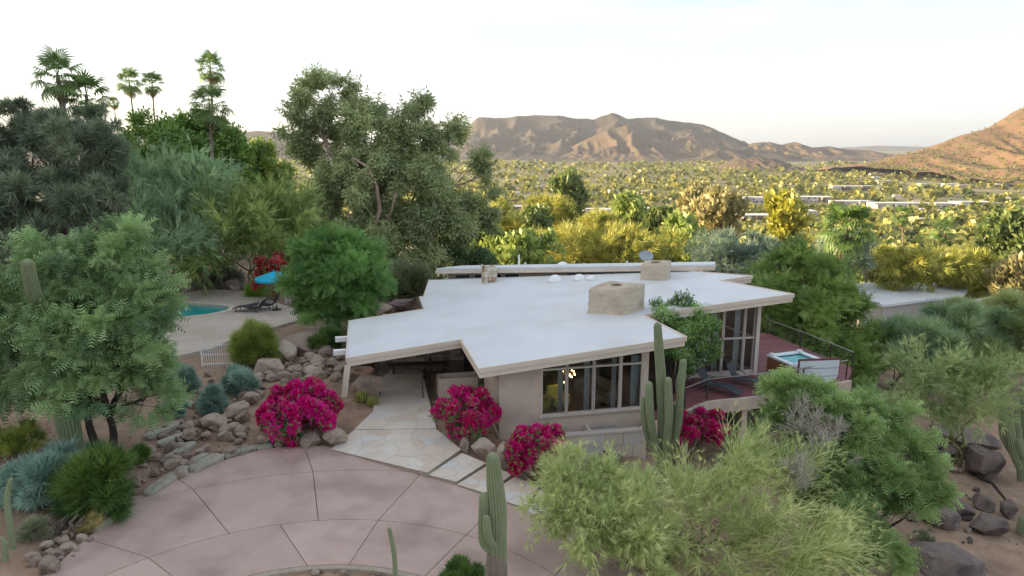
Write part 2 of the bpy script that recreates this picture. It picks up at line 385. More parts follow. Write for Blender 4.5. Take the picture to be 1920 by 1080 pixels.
def tree(name, label, cat, base, lobes, n, tm, size, lm, bark, r0, seed, per=9, sub=.3, up=.25, wild=.5, out=.8, flat=.8, group=None, fork=.35, twig=.5, stems=1, wob=.1, inner=.45, edge=.35, part='crown', lean=None, tvar=.28):
    t = thing(name, label, cat, base, 0, group)
    cl = clumps(lobes, per, sub, seed, inner)
    V, F, ti = leaves(lobes, cl, n, tm, size, seed, up, out, wild, flat, edge, tvar)
    link(part, npmesh(part, V - np.array(base), F, ti), lm, t)
    mb = limbs(base, lobes, cl, r0, seed, fork, twig, wob, stems, lean)
    link('trunk' if part == 'crown' else 'stem', MBoff(mb, base), bark, t)
    return t, cl
def MBoff(mb, base):
    mb.v = [(x - base[0], y - base[1], z - base[2]) for x, y, z in mb.v]; return mb.mesh('wood', True)
def strands(P, D, L, w, r, k=4, droop=.35, curl=.25):
    """thin arching branchlets as tapering ribbons"""
    n = len(P); D = nrm(D); pts = [P]; d = D.copy(); seg = (L / k)[:, None]
    cv = r.normal(0, curl, (n, 3))
    for i in range(k):
        d = nrm(d + cv * .4 + np.array([0, 0, -droop * (i + .3) / k])); pts.append(pts[-1] + d * seg)
    side = nrm(np.cross(D, r.normal(0, 1, (n, 3))))
    V = []
    for i, p in enumerate(pts):
        ww = (w * (1 - .8 * i / k))[:, None]; V += [p - side * ww, p + side * ww]
    V = np.stack(V, 1); m = 2 * (k + 1); F = []
    for i in range(k):
        a = 2 * i; F += [(a, a + 1, a + 3), (a, a + 3, a + 2)]
    F = np.array(F)[None] + (np.arange(n) * m)[:, None, None]
    return V.reshape(-1, 3), F.reshape(-1, 3), pts, m
def merge(parts):
    Vs, Fs, Ts = [], [], []; b = 0
    for V, F, t in parts: Vs.append(V); Fs.append(F + b); Ts.append(t); b += len(V)
    return np.concatenate(Vs), np.concatenate(Fs), np.concatenate(Ts)
# ================================================================== the setting
def grid_axis(lo, mid0, mid1, hi, step, nfar):
    a = np.arange(mid0, mid1 + step, step)
    g = np.geomspace(step, hi - mid1, nfar) + mid1; l = mid0 - np.geomspace(step, mid0 - lo, nfar)
    return np.concatenate([l[::-1], a, g])
gx = grid_axis(-9000, -26, 34, 9000, .66, 70); gy = grid_axis(-400, 4, 62, 14000, .66, 90)
X, Yg = np.meshgrid(gx, gy); Zg = H(X, Yg); Zg = Zg - .02
nx, ny = len(gx), len(gy)
ii = (np.arange(ny - 1)[:, None] * nx + np.arange(nx - 1)[None]).ravel()
g = link('ground', npmesh('ground', np.stack([X.ravel(), Yg.ravel(), Zg.ravel()], 1), np.stack([ii, ii + 1, ii + nx + 1, ii + nx], 1), smooth=True), M_ground); tag(g, kind='structure')

# driveway: a ring of concrete slabs round a planted island
CX, CY = -4.35, 11.13
EDGE = [(-40, 9.6), (0, 9.6), (30, 9.5), (45.5, 9.51), (59, 9.81), (68.7, 10.02), (82.3, 10.73), (92, 11.75), (100.7, 12.66), (105, 12.89), (111, 12.96), (123, 11.96), (127, 11.81), (139.5, 9.82), (149, 8.71), (165, 8.3), (190, 8.3), (230, 8.3)]
def r_edge(a): return float(np.interp(a, [e[0] for e in EDGE], [e[1] for e in EDGE]))
JN = {0: [(-35, -35), (-2, 0), (22, 23), (43.1, 43.1), (67.3, 66.5), (90.3, 87.5), (102, 109.2), (132.1, 135.5), (165, 165), (200, 200)],
      1: [(-35, -35), (0, 0), (23, 23), (43.1, 47), (66.5, 66), (87.5, 83.4), (100.9, 103.2), (119.7, 123.2), (135.5, 141), (165, 165), (200, 200)],
      2: [(83.4, 83.4), (103.2, 105.1), (123.2, 125), (136, 136)]}
RR = [5.29, 7.54, 10.72]
def pol(r, a): return (CX + r * math.cos(R(a)), CY + r * math.sin(R(a)))
mb = MB(); ang = list(range(-36, 202, 4))
for a, b in zip(ang[:-1], ang[1:]):
    q = [pol(5.24, a), pol(r_edge(a) + .02, a), pol(r_edge(b) + .02, b), pol(5.24, b)]
    mb.add([(x, y, drive_z(x) + .012) for x, y in q], [(0, 1, 2, 3)])
drive = mb.build('driveway', M_joint); tag(drive, kind='structure')
gap = .012
for ring, js in JN.items():
    for (a0, a1), (b0, b1) in zip(js[:-1], js[1:]):
        r0 = RR[ring] + gap; k = 10
        lim = (lambda a: min(r_edge(a), RR[ring + 1]) - gap) if ring < 2 else r_edge
        inner = [pol(r0, a0 + (b0 - a0) * i / k) for i in range(k + 1)]
        outer = []
        for i in range(k + 1):
            a = a1 + (b1 - a1) * i / k; outer.append(pol(max(lim(a), r0 + .005), a))
        def sh(p, q, d): v = Vector(q) - Vector(p); v.normalize(); return tuple(Vector(p) + v * d)
        inner[0] = sh(inner[0], inner[1], gap); inner[-1] = sh(inner[-1], inner[-2], gap); outer[0] = sh(outer[0], outer[1], gap); outer[-1] = sh(outer[-1], outer[-2], gap)
        mb = MB(); m = k + 1
        vs = [(x, y, drive_z(x) + .05) for x, y in inner + outer] + [(x, y, drive_z(x) + .0) for x, y in inner + outer]
        fs = [(i, m + i, m + i + 1, i + 1) for i in range(k)]
        loop = list(range(m)) + list(range(2 * m - 1, m - 1, -1))
        fs += [(loop[i], loop[(i + 1) % (2 * m)], loop[(i + 1) % (2 * m)] + 2 * m, loop[i] + 2 * m) for i in range(2 * m)]
        mb.add(vs, fs); mb.build('concrete_slab', M_drive, drive, world=False)
mb = MB()
for a, b in zip(ang[:-1], ang[1:]):
    q = [pol(5.10, a), pol(5.27, a), pol(5.27, b), pol(5.10, b)]
    mb.add([(x, y, drive_z(x) + .058) for x, y in q] + [(x, y, drive_z(x) - .1) for x, y in q], [(0, 1, 2, 3), (0, 3, 7, 4), (1, 5, 6, 2)])
mb.build('kerb', M_riser, drive, world=False)

# flagstones
def clip(poly, p, n):
    out = []
    for i in range(len(poly)):
        a, b = poly[i], poly[(i + 1) % len(poly)]; da = (a[0] - p[0]) * n[0] + (a[1] - p[1]) * n[1]; db = (b[0] - p[0]) * n[0] + (b[1] - p[1]) * n[1]
        if da <= 0: out.append(a)
        if da * db < 0: t = da / (da - db); out.append((a[0] + (b[0] - a[0]) * t, a[1] + (b[1] - a[1]) * t))
    return out
def cells(poly, n, seed, gap=.005):
    r = random.Random(seed); xs = [p[0] for p in poly]; ys = [p[1] for p in poly]; S = []
    def inside(x, y):
        c = False
        for i in range(len(poly)):
            a, b = poly[i], poly[i - 1]
            if (a[1] > y) != (b[1] > y) and x < (b[0] - a[0]) * (y - a[1]) / (b[1] - a[1]) + a[0]: c = not c
        return c
    while len(S) < n:
        best = None
        for _ in range(6):
            x, y = r.uniform(min(xs), max(xs)), r.uniform(min(ys), max(ys))
            if not inside(x, y): continue
            d = min([(x - a) ** 2 + (y - b) ** 2 for a, b in S] or [9])
            if best is None or d > best[0]: best = (d, x, y)
        if best: S.append(best[1:])
    out = []
    for i, s in enumerate(S):
        c = poly
        for j, q in enumerate(S):
            if i == j: continue
            nx_, ny_ = q[0] - s[0], q[1] - s[1]; l = math.hypot(nx_, ny_); nx_ /= l; ny_ /= l
            c = clip(c, ((s[0] + q[0]) / 2 - nx_ * gap, (s[1] + q[1]) / 2 - ny_ * gap), (nx_, ny_))
            if len(c) < 3: break
        if len(c) >= 3: out.append(c)
    return out
def ccw(p):
    a = sum(p[i - 1][0] * p[i][1] - p[i][0] * p[i - 1][1] for i in range(len(p))); return p if a > 0 else p[::-1]
FLAGS = [mat('flagstone_%d' % i, *c, 1.6, .8, .25, 8, c3=c[2] if len(c) > 2 else None) for i, c in enumerate([((.55, .46, .37), (.63, .54, .45)), ((.57, .50, .42), (.64, .58, .50)), ((.53, .42, .33), (.60, .50, .40)), ((.54, .50, .45), (.61, .57, .52)), ((.58, .50, .40), (.66, .58, .48))])]
def flagged(parent, polyuv, z, n, seed, name='flagstone'):
    poly = ccw([tuple(U(u, v, z=z)[:2]) for u, v in polyuv]); r = random.Random(seed)
    mb = MB(); mb.prism(poly, z - .16, z - .012); base = mb.build('bed', M_riser, parent, world=False)
    for c in cells(poly, n, seed):
        mb = MB(); mb.prism(c, z - .04, z + r.uniform(-.006, .006)); mb.build(name, FLAGS[min(4, int(r.random() ** 1.3 * 5))], parent, world=False)
    return poly
land = thing('entry_path', None, None); land['kind'] = 'structure'
flagged(land, [(620, 842), (802, 886), (864, 842), (818, 804), (664, 806)], .14, 30, 1)
flagged(land, [(664, 805), (818, 803), (806, 756), (791, 693), (712, 693), (699, 772)], .142, 34, 2)
for i, (pl, z, n) in enumerate([([(803, 890), (866, 849), (911, 868), (856, 903)], .05, 7), ([(857, 908), (913, 873), (962, 888), (909, 924)], -.02, 7), ([(912, 929), (964, 894), (1011, 911), (985, 951)], -.09, 7), ([(988, 956), (1012, 917), (1060, 940), (1110, 1012), (1078, 1020)], -.15, 7)]):
    flagged(land, pl, z, n, 10 + i)

# far hills
def ridge(name, prof, Y, depth, seed, m, base=-54, amp=.30, fx=1., n=200, ny_=84, back=.35):
    us = [p[0] for p in prof]; vs_ = [p[1] for p in prof]
    uu = np.linspace(us[0], us[-1], n); cr = np.interp(uu, us, vs_)
    xs = (uu - 960) / FPX * Y / CT; zs = CAM_H + (275 - cr) / FPX * Y / (CT ** 2) - base
    t = np.linspace(0, 1, ny_); T, I = np.meshgrid(t, np.arange(n), indexing='ij')
    peak = 1 - back
    shp = np.where(T < peak, (T / peak) ** 1.25, 1 - ((T - peak) / back) ** 1.5)
    Xs = xs[I]; Ys = Y - depth * peak + depth * T
    sc_ = zs.max()
    w = fbm(Xs / sc_ * .7 + seed, Ys / sc_ * .7, 3) - .5
    rg = fbm(Xs / sc_ * 1.9 * fx + w * 1.5 + seed * 3.1, Ys / sc_ * .9 + w, 6, True)
    env = np.sin(np.pi * np.clip(T / peak, 0, 2) / 2).clip(0, 1) * (1.03 - shp) * 2.4
    # crest height varies sideways less near the toe
    Zs = zs[I] * shp * (1 - amp * env * (1 - rg) * 1.5) + ((rg - .6) * sc_ * .10 + (fbm(Xs / sc_ * 9, Ys / sc_ * 9 + seed, 3, True) - .6) * sc_ * .04) * (1.04 - shp ** 2) * np.clip(T * 5, 0, 1)
    Zs = base + np.where((T < 1e-6) | (T > 1 - 1e-6), -8, Zs)
    ii = (np.arange(ny_ - 1)[:, None] * n + np.arange(n - 1)[None]).ravel()
    o = link(name, npmesh(name, np.stack([Xs.ravel(), Ys.ravel(), Zs.ravel()], 1), np.stack([ii, ii + 1, ii + n + 1, ii + n], 1), smooth=True), m); tag(o, kind='structure'); return o
M_mtn = mat('mountain_rock', (.042, .032, .028), (.10, .07, .053), .02, .95, .9, .02, c3=(.06, .058, .038), s3=.02)
M_foot = mat('foothill_rock_lit', (.085, .057, .04), (.18, .12, .08), .03, .95, .9, .03, c3=(.09, .08, .045), s3=.03)  # lighter, warmer rock colour stands in for sunlight on the near foothills
M_hill = mat('hill_scrub', (.125, .072, .043), (.24, .148, .09), .03, .95, 1., .05, c3=(.12, .10, .045), s3=.06)
ridge('mountains', [(640, 300), (760, 285), (820, 272), (868, 250), (898, 223), (950, 222), (1000, 219), (1060, 222), (1105, 226), (1140, 215), (1168, 226), (1200, 223), (1250, 228), (1300, 235), (1345, 252), (1390, 274), (1440, 285), (1500, 292), (1560, 300)], 4300, 2300, 1, M_mtn, amp=.85, n=300, ny_=110)
ridge('hills', [(990, 305), (1040, 288), (1080, 268), (1130, 245), (1165, 237), (1195, 250), (1225, 266), (1250, 262), (1285, 254), (1320, 262), (1355, 280), (1400, 300)], 3350, 900, 2, M_foot, amp=.6)
ridge('hills', [(1360, 300), (1392, 268), (1420, 266), (1445, 271), (1468, 266), (1500, 276), (1530, 274), (1560, 279), (1600, 281), (1640, 287), (1680, 296), (1720, 302)], 3700, 900, 3, M_foot, amp=.6)
ridge('hills', [(1330, 312), (1360, 298), (1400, 292), (1440, 297), (1470, 308)], 1900, 350, 4, M_foot, amp=.3)
ridge('hills', [(-500, 285), (-200, 262), (100, 255), (380, 256), (445, 250), (500, 247), (540, 249), (600, 262), (700, 275), (800, 285), (860, 300)], 3000, 1500, 5, M_mtn, amp=.6)
ridge('hills', [(1500, 281), (1560, 276), (1620, 273), (1700, 275), (1800, 279), (1950, 280)], 11000, 2500, 6, M_mtn, base=-60, amp=.3)
ridge('hillside', [(1600, 309), (1640, 300), (1680, 286), (1720, 279), (1760, 262), (1800, 247), (1830, 238), (1870, 210), (1900, 197), (1925, 196), (2000, 165), (2150, 120), (2400, 80), (2700, 90), (3000, 150)], 1500, 900, 7, M_hill, amp=.42, n=340, ny_=130, fx=1.8)

# ================================================================== the house
def RZ(x, y): return 3.0 + .09 * (x + 1.2)
def RP(u, v):
    r = ray(u, v); t = (CAM_H - 3.108) / (.09 * r.x - r.z); return Vector((0, 0, CAM_H)) + r * t
W0 = Vector((-.5, 25.05, 0)); AX = R(12.5); e1 = Vector((math.cos(AX), math.sin(AX), 0)); e2 = Vector((-math.sin(AX), math.cos(AX), 0))
house = thing('house', 'low beige mid-century house with a broad folded white roof and glass walls', 'house', W0)
rp = {k: RP(*p) for k, p in dict(A=(650, 672), B=(865, 637), C=(899, 692), D=(1285, 632), E=(1205, 591), F=(1487, 552), G=(1352, 526), I=(805, 528), J=(795, 556), K=(787, 557), L=(796, 580), Mm=(655, 602)).items()}
rp['G2'] = Vector((12.75, 35.7, 0)); rp['H'] = Vector((10.0, 38.6, 0)); rp['I'] = Vector((-5.3, 43.0, 0))
order = ['A', 'B', 'C', 'D', 'E', 'F', 'G', 'G2', 'H', 'I', 'J', 'K', 'L', 'Mm']
poly = [tuple(rp[k][:2]) for k in order]
def tri_prism(pts, f0, f1):
    """prism over a polygon that may be concave"""
    from mathutils.geometry import tessellate_polygon
    mb = MB(); n = len(pts); vs = [(x, y, f0(x, y)) for x, y in pts] + [(x, y, f1(x, y)) for x, y in pts]; fs = []
    for t in tessellate_polygon([[Vector((x, y, 0)) for x, y in pts]]):
        a, b, c = t
        if (Vector(pts[b]) - Vector(pts[a])).cross(Vector(pts[c]) - Vector(pts[a])) < 0: b, c = c, b
        fs += [(a + n, b + n, c + n), (c, b, a)]
    fs += [(i, (i + 1) % n, n + (i + 1) % n, n + i) for i in range(n)]
    mb.add(vs, fs); return mb
roof = tri_prism(poly, lambda x, y: RZ(x, y) - .16, RZ).build('roof', M_roof, house)
def inset(pts, d):
    n = len(pts); out = []
    for i in range(n):
        a, b, c = Vector(pts[i - 1]), Vector(pts[i]), Vector(pts[(i + 1) % n])
        d1 = (b - a).normalized(); d2 = (c - b).normalized(); n1 = Vector((-d1.y, d1.x)); n2 = Vector((-d2.y, d2.x))
        k = n1 + n2; k = k / max(.3, 1 + n1.dot(n2)); out.append(tuple(b + k * d))
    return out
for i in range(len(poly)):                                     # two-step fascia along each eave
    a, b = poly[i], poly[(i + 1) % len(poly)]
    d = (Vector(b) - Vector(a)); L = d.length; d.normalize(); nrmv = Vector((d.y, -d.x))
    if order[i] in ('H',): continue
    mb = MB()
    for (o0, o1, h0, h1) in ((.0, .05, -.15, .035), (-.09, .0, -.36, -.16)):
        e = .05 if o0 == 0 else 0
        q = [Vector(a) - d * e * 0 + nrmv * o0, Vector(b) + nrmv * o0, Vector(b) + d * e + nrmv * o1, Vector(a) - d * e + nrmv * o1]
        mb.prism(ccw([tuple(p) for p in q]), lambda x, y, h=h0: RZ(x, y) + h, lambda x, y, h=h1: RZ(x, y) + h)
    mb.build('fascia', M_fascia, house)
soff = inset(poly, .10)
tri_prism(soff, lambda x, y: RZ(x, y) - .22, lambda x, y: RZ(x, y) - .17).build('soffit', mat('soffit_boards', (.20, .15, .11), (.26, .20, .15), 2, .8), house)

UND = lambda x, y: RZ(x, y) - .225
def wall(p, q, z0, z1=UND, th=.16, m=None, name='wall', parent=None):
    p = Vector(p[:2]); q = Vector(q[:2]); d = (q - p).normalized(); n = Vector((-d.y, d.x)) * th
    mb = MB(); mb.prism(ccw([tuple(p), tuple(q), tuple(q + n), tuple(p + n)]), z0, z1); return mb.build(name, m or M_stucco, parent or house)
def F2(a, b): return W0 + e1 * a + e2 * b           # house frame: along the front wall, back from it
FL = .15
L1 = 6.12
wx = [1.68, 2.72, 3.85, 4.98, 5.92]                 # mullions of the front window
wall(F2(0, 0), F2(wx[0], 0), -.6); wall(F2(wx[-1], 0), F2(L1, 0), -1.6)
wall(F2(wx[0], 0), F2(wx[-1], 0), -1.2, .52)
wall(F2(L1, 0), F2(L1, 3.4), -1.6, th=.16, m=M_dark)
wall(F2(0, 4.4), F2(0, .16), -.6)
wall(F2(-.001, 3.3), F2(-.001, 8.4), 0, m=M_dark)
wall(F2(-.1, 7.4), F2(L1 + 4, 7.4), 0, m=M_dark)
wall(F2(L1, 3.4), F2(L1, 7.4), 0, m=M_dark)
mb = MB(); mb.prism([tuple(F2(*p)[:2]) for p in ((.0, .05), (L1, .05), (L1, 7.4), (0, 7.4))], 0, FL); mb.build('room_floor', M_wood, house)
def window(x0, x1, p_at, z0, z1f, bar, fr=.055, glass=M_glass):
    """one bay: frame, lower pane and transom pane; p_at(a, depth) gives plan points"""
    win = link('window', bay_frame(x0, x1, p_at, z0, z1f, bar, fr), M_trim, house, world=True)
    for (za, zb) in ((z0 + .03, lambda x, y: bar - .02), (bar + .03, lambda x, y: z1f(x, y) - .02)):
        mb = MB(); a, b = p_at(x0 + .04, .07), p_at(x1 - .04, .07); fb = zb if callable(zb) else (lambda x, y: zb); za_ = za
        mb.add([(a.x, a.y, za_), (b.x, b.y, za_), (b.x, b.y, fb(b.x, b.y)), (a.x, a.y, fb(a.x, a.y))], [(0, 1, 2, 3)])
        o = link('pane', mb.mesh('pane'), glass, win); o.matrix_parent_inverse = Matrix.Identity(4)
    return win
def bay_frame(x0, x1, p_at, z0, z1f, bar, fr):
    mb = MB()
    def vert(xa, xb):
        q = [p_at(xa, -.03), p_at(xb, -.03), p_at(xb, .12), p_at(xa, .12)]; mb.prism([tuple(p[:2]) for p in q], z0, z1f)
    vert(x0 - fr / 2, x0 + fr); vert(x1 - fr, x1 + fr / 2 - .002)
    def hor(za, zb, d0=-.026):
        q = [p_at(x0 + fr, d0), p_at(x1 - fr, d0), p_at(x1 - fr, .11), p_at(x0 + fr, .11)]; mb.prism([tuple(p[:2]) for p in q], za, zb)
    hor(z0, z0 + .06); hor(bar - .035, bar + .035); hor(lambda x, y: z1f(x, y) - .06, lambda x, y: z1f(x, y) - .003)
    return mb.mesh('window')
for a, b in zip(wx[:-1], wx[1:]): window(a, b, F2, .56, UND, 2.47, .06)
mb = MB(); mb.prism([tuple(F2(*p)[:2]) for p in ((wx[0] - .08, -.10), (wx[-1] + .08, -.10), (wx[-1] + .08, .14), (wx[0] - .08, .14))], .505, .558); mb.build('window_sill', M_trim, house)
mb = MB(); mb.prism([tuple(F2(*p)[:2]) for p in ((L1 - .17, -.04), (L1 + .04, -.04), (L1 + .04, .14), (L1 - .17, .14))], -.3, UND); mb.build('corner_post', M_stucco, house)
# curtains behind the glass
M_curt = mat('curtain', (.60, .63, .63), (.70, .72, .72), 3, .9)
def curtain(p_at, x, w, z0, z1):
    mb = MB(); n = 14; f = []
    for i in range(n + 1):
        p = p_at(x + w * i / n, .32 + .05 * (i % 2)); f.append(p)
    vs = [(p.x, p.y, z0) for p in f] + [(p.x, p.y, z1) for p in f]
    mb.add(vs, [(i, i + 1, n + 2 + i, n + 1 + i) for i in range(n)]); o = mb.build('curtain', M_curt, house); return o
for x, w in ((2.45, .22), (3.55, .24), (4.72, .2), (5.55, .36)): curtain(F2, x, w, FL, 2.7)

# right wing with the tall glass
PR = U(1413, 700, z=FL); BX = R(10.2); f1 = Vector((math.cos(BX), math.sin(BX), 0)); f2 = Vector((-math.sin(BX), math.cos(BX), 0)); g2 = Vector((math.cos(R(112)), math.sin(R(112)), 0))
def FW(a, b): v = PR + f1 * (a - 5.4) + f2 * b; return Vector((v.x, v.y, 0))
ux = [1.3, 2.55, 3.65, 4.75, 5.38]
for a, b in zip(ux[:-1], ux[1:]): window(a, b, FW, .28, UND, 1.98, .06)
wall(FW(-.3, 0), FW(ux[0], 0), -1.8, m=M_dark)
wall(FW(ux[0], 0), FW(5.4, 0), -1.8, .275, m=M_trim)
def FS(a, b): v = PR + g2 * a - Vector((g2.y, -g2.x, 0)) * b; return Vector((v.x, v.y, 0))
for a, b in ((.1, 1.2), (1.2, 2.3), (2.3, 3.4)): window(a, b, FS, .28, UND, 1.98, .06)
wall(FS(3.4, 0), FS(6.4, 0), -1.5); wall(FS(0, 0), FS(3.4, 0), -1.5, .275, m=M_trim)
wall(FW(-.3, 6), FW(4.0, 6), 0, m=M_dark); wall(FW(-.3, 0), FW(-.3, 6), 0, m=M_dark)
mb = MB(); mb.prism([tuple(p[:2]) for p in (FW(-.3, .05), FW(5.38, .05), FS(6.2, .1), FW(-.3, 6))], 0, FL - .01); mb.build('room_floor', M_wood, house)
for x, w in ((2.3, .25), (3.3, .3), (4.4, .3)): curtain(FW, x, w, FL, 3.3)
mb = MB(); q = PR; mb.prism([tuple((q + f1 * a + f2 * b)[:2]) for a, b in ((-.08, -.12), (.10, -.12), (.10, .06), (-.08, .06))], -.2, UND); mb.build('corner_post', M_trim, house)
# entry: stone back wall, bench, dark doors, column, end fin, outriggers
EB = U(760, 696, z=.14).y
ea, eb = Vector((-6.6, EB + .2, 0)), Vector((-.9, EB + .9, 0))
wall((-7.4, EB - .1), ea, -.2, 2.4, m=M_dark)
wall(ea, eb, -.1, m=mat('porch_wall', (.17, .125, .095), (.23, .175, .135), 2, .85))
r = random.Random(4); sdir = (eb - ea).normalized(); snor = Vector((sdir.y, -sdir.x, 0)); z = .55; STN = [mat('wall_stone_%d' % i, c, tuple(k * 1.3 for k in c), 2, .9, .5, 9) for i, c in enumerate([(.36, .28, .21), (.45, .36, .28), (.27, .20, .15)])]
while z < 2.3:
    hh = r.uniform(.14, .26); x = .05
    while x < 3.9:
        w = r.uniform(.25, .7); c = ea + sdir * (x + w / 2) + snor * (.06 + r.uniform(0, .05)); mb = MB(); mb.box((c.x, c.y, z + hh / 2), (w - .02, .14, hh - .02), math.atan2(sdir.y, sdir.x)); mb.build('wall_stone', r.choice(STN), house); x += w
    z += hh
wall((-6.9, 35.4), (-6.6, EB + .3), 0, UND, m=M_stucco); wall((-4.2, 38), (-4.0, 44), 0, UND, m=M_stucco); wall((-7.6, 34.2), (-4.2, 35.4), 0, lambda x, y: UND(x, y) - .02, m=M_stucco)
wall((-5.0, 43.1), (10.2, 38.5), 0, lambda x, y: UND(x, y) - .01, m=M_stucco); wall((10.0, 38.6), (10.6, 37.2), -3, m=M_stucco)
cb = U(708, 738, z=.14); mb = MB(); mb.tube([(cb.x, cb.y, .1), (cb.x, cb.y, UND(cb.x, cb.y) + .02)], .075, 12); mb.box((cb.x, cb.y, .16), (.26, .26, .05)); mb.build('column', M_metal, house)
a = rp['A']; mb = MB(); dz = Vector((a.x, a.y, RZ(a.x, a.y)))
mb.beam(dz + Vector((.02, .02, -.30)), dz + Vector((-.18, -.02, -1.65)), .10, .24); mb.build('end_fin', M_fascia, house)
am = (rp['Mm'] - rp['A']); am.z = 0; aml = am.length; amd = am.normalized(); amn = Vector((-amd.y, amd.x, 0))
for k in (.22, .55):
    p = rp['A'] + am * k; p = Vector((p.x, p.y, RZ(p.x, p.y) - .13)); mb = MB(); mb.box(p + amn * .28, (.62, .20, .22), math.atan2(amn.y, amn.x)); mb.build('outrigger', M_white, house)
# upper rear roof with clerestory
ua, ub = U(818, 506, y=43.0), U(1340, 499, y=38.0)
_ud = Vector((ub.x - ua.x, ub.y - ua.y)).normalized()
def uz(x, y):
    q_ = Vector((x - ua.x, y - ua.y)); return ua.z + (ub.z - ua.z) * q_.dot(_ud) / Vector((ub.x - ua.x, ub.y - ua.y)).length - .125 * max(0, -q_.x * _ud.y + q_.y * _ud.x)
ud = Vector((ub.x - ua.x, ub.y - ua.y)).normalized(); un = Vector((-ud.y, ud.x))
q = [Vector(ua[:2]), Vector(ub[:2]), Vector(ub[:2]) + un * 4.6, Vector(ua[:2]) + un * 4.6]
mb = MB(); mb.prism([tuple(p) for p in q], lambda x, y: uz(x, y) - .02, lambda x, y: uz(x, y) + .10); mb.build('upper_roof', M_roof, house)
qi = [q[0] - un * .04 - ud * .04, q[1] - un * .04 + ud * .04, q[2] + ud * .04, q[3] - ud * .04]
mb = MB(); mb.prism([tuple(p) for p in qi], lambda x, y: uz(x, y) - .24, lambda x, y: uz(x, y) - .023); mb.build('fascia', M_fascia, house)
cl0, cl1 = q[0] + un * .5 + ud * .6, q[1] + un * .5 - ud * .9
wall(cl0, cl1, 0, lambda x, y: uz(x, y) - .245, m=mat('clerestory_wall', (.36, .27, .20), (.42, .32, .24), 2, .85))
Lc = (cl1 - cl0).length
for k0, k1 in ((.03, .10), (.115, .165), (.175, .235), (.245, .31), (.50, .58), (.59, .66), (.67, .75)):
    a, b = cl0 + ud * Lc * k0, cl0 + ud * Lc * k1; mb = MB()
    mb.prism(ccw([tuple(a - un * .03), tuple(b - un * .03), tuple(b + un * .02), tuple(a + un * .02)]), lambda x, y: uz(x, y) - .60, lambda x, y: uz(x, y) - .30); w_ = mb.build('clerestory_window', M_trim, house)
    mb = MB(); a2, b2 = a + ud * .05 - un * .034, b - ud * .05 - un * .034; mb.add([(a2.x, a2.y, uz(*a2) - .56), (b2.x, b2.y, uz(*b2) - .56), (b2.x, b2.y, uz(*b2) - .34), (a2.x, a2.y, uz(*a2) - .34)], [(0, 1, 2, 3)])
    o = mb.build('pane', mat('dark_glass', (.03, .035, .04), (.05, .055, .06), 1, .1, spec=.6), w_, world=False); o.matrix_parent_inverse = Matrix.Identity(4)
# chimneys
M_chim = mat('mortared_stone', (.47, .38, .285), (.58, .49, .38), 1.6, .95, .9, 5, stretch=(1, 1, 4), c3=(.42, .33, .24), s3=1.1)
def chimney(uvs, h, label, seed, hole):
    """a block of rough mortar-washed stone on the roof"""
    P = [RP(*p) for p in uvs]; P = ccw([tuple(p[:2]) for p in P]); c = Vector((sum(p[0] for p in P) / len(P), sum(p[1] for p in P) / len(P)))
    bm = bmesh.new(); r = random.Random(seed); rings = []; NZ, NE = 9, 8
    for k in range(NZ + 1):
        t = k / NZ; ring = []
        for i in range(len(P)):
            a, b = Vector(P[i]), Vector(P[(i + 1) % len(P)])
            for j in range(NE):
                s = j / NE; p = a.lerp(b, s); w = c.lerp(p, (1.0 if k < NZ else .96) - .01 * t)
                if j == 0: w = c.lerp(w, .975)
                zz = RZ(w.x, w.y) - .05 + (h + .05) * t
                nn = mnoise.noise(Vector((w.x * 3, w.y * 3, zz * 9 + seed))); w = c.lerp(w, 1 + .035 * nn)
                if k == 0: w = c.lerp(w, 1.06)
                ring.append(bm.verts.new((w.x, w.y, zz)))
        rings.append(ring)
    n = len(rings[0])
    for k in range(NZ):
        for i in range(n): bm.faces.new((rings[k][i], rings[k][(i + 1) % n], rings[k + 1][(i + 1) % n], rings[k + 1][i]))
    bm.faces.new(rings[-1])
    me = bpy.data.meshes.new('chimney'); bm.to_mesh(me); bm.free(); me.polygons.foreach_set('use_smooth', [True] * len(me.polygons))
    o = link('chimney', me, M_chim, house, world=True); o['label'] = label
    mb = MB(); zt = RZ(c.x, c.y) + h; mb.lathe([(hole, .0), (hole, .05), (hole * .8, .05), (hole * .75, .012)], (c.x, c.y, zt - .01), 14)
    k = mb.build('flue', mat('flue_rim', (.30, .23, .17), (.40, .31, .23), 4, .9, .4), o, world=False); k.matrix_parent_inverse = Matrix.Identity(4)
    mb = MB(); mb.lathe([(hole * .76, 0), (hole * .76, .012)], (c.x, c.y, zt + .008), 14); k = mb.build('flue_dark_disc', M_darkbark, o, world=False); k.matrix_parent_inverse = Matrix.Identity(4)  # dark disc in the rim stands in for the shade down the flue
chimney([(1101, 587), (1172, 591), (1209, 578), (1140, 571)], 1.18, 'large stone block chimney beside the roof notch', 3, .28)
chimney([(1200, 525), (1250, 526), (1258, 516), (1208, 515)], .85, 'smaller stone chimney by the rear parapet', 8, .3)
cc = RP(917, 530); ch = link('chimney', MB().box((0, 0, .4), (.74, .70, .98)).mesh('core'), mat('mortar', (.40, .33, .26), (.48, .40, .32), 3, .95, .5), house); ch.location = (cc.x - W0.x, cc.y + .35 - W0.y, RZ(cc.x, cc.y) - W0.z); ch.rotation_euler.z = AX; ch['label'] = 'small chimney of patchwork cream and rust stones'
r = random.Random(9); PST = [mat('chimney_stone_%d' % i, c, tuple(k * 1.25 for k in c), 3, .9, .4) for i, c in enumerate([(.55, .48, .38), (.48, .39, .29), (.24, .12, .07), (.60, .55, .47), (.35, .24, .16)])]
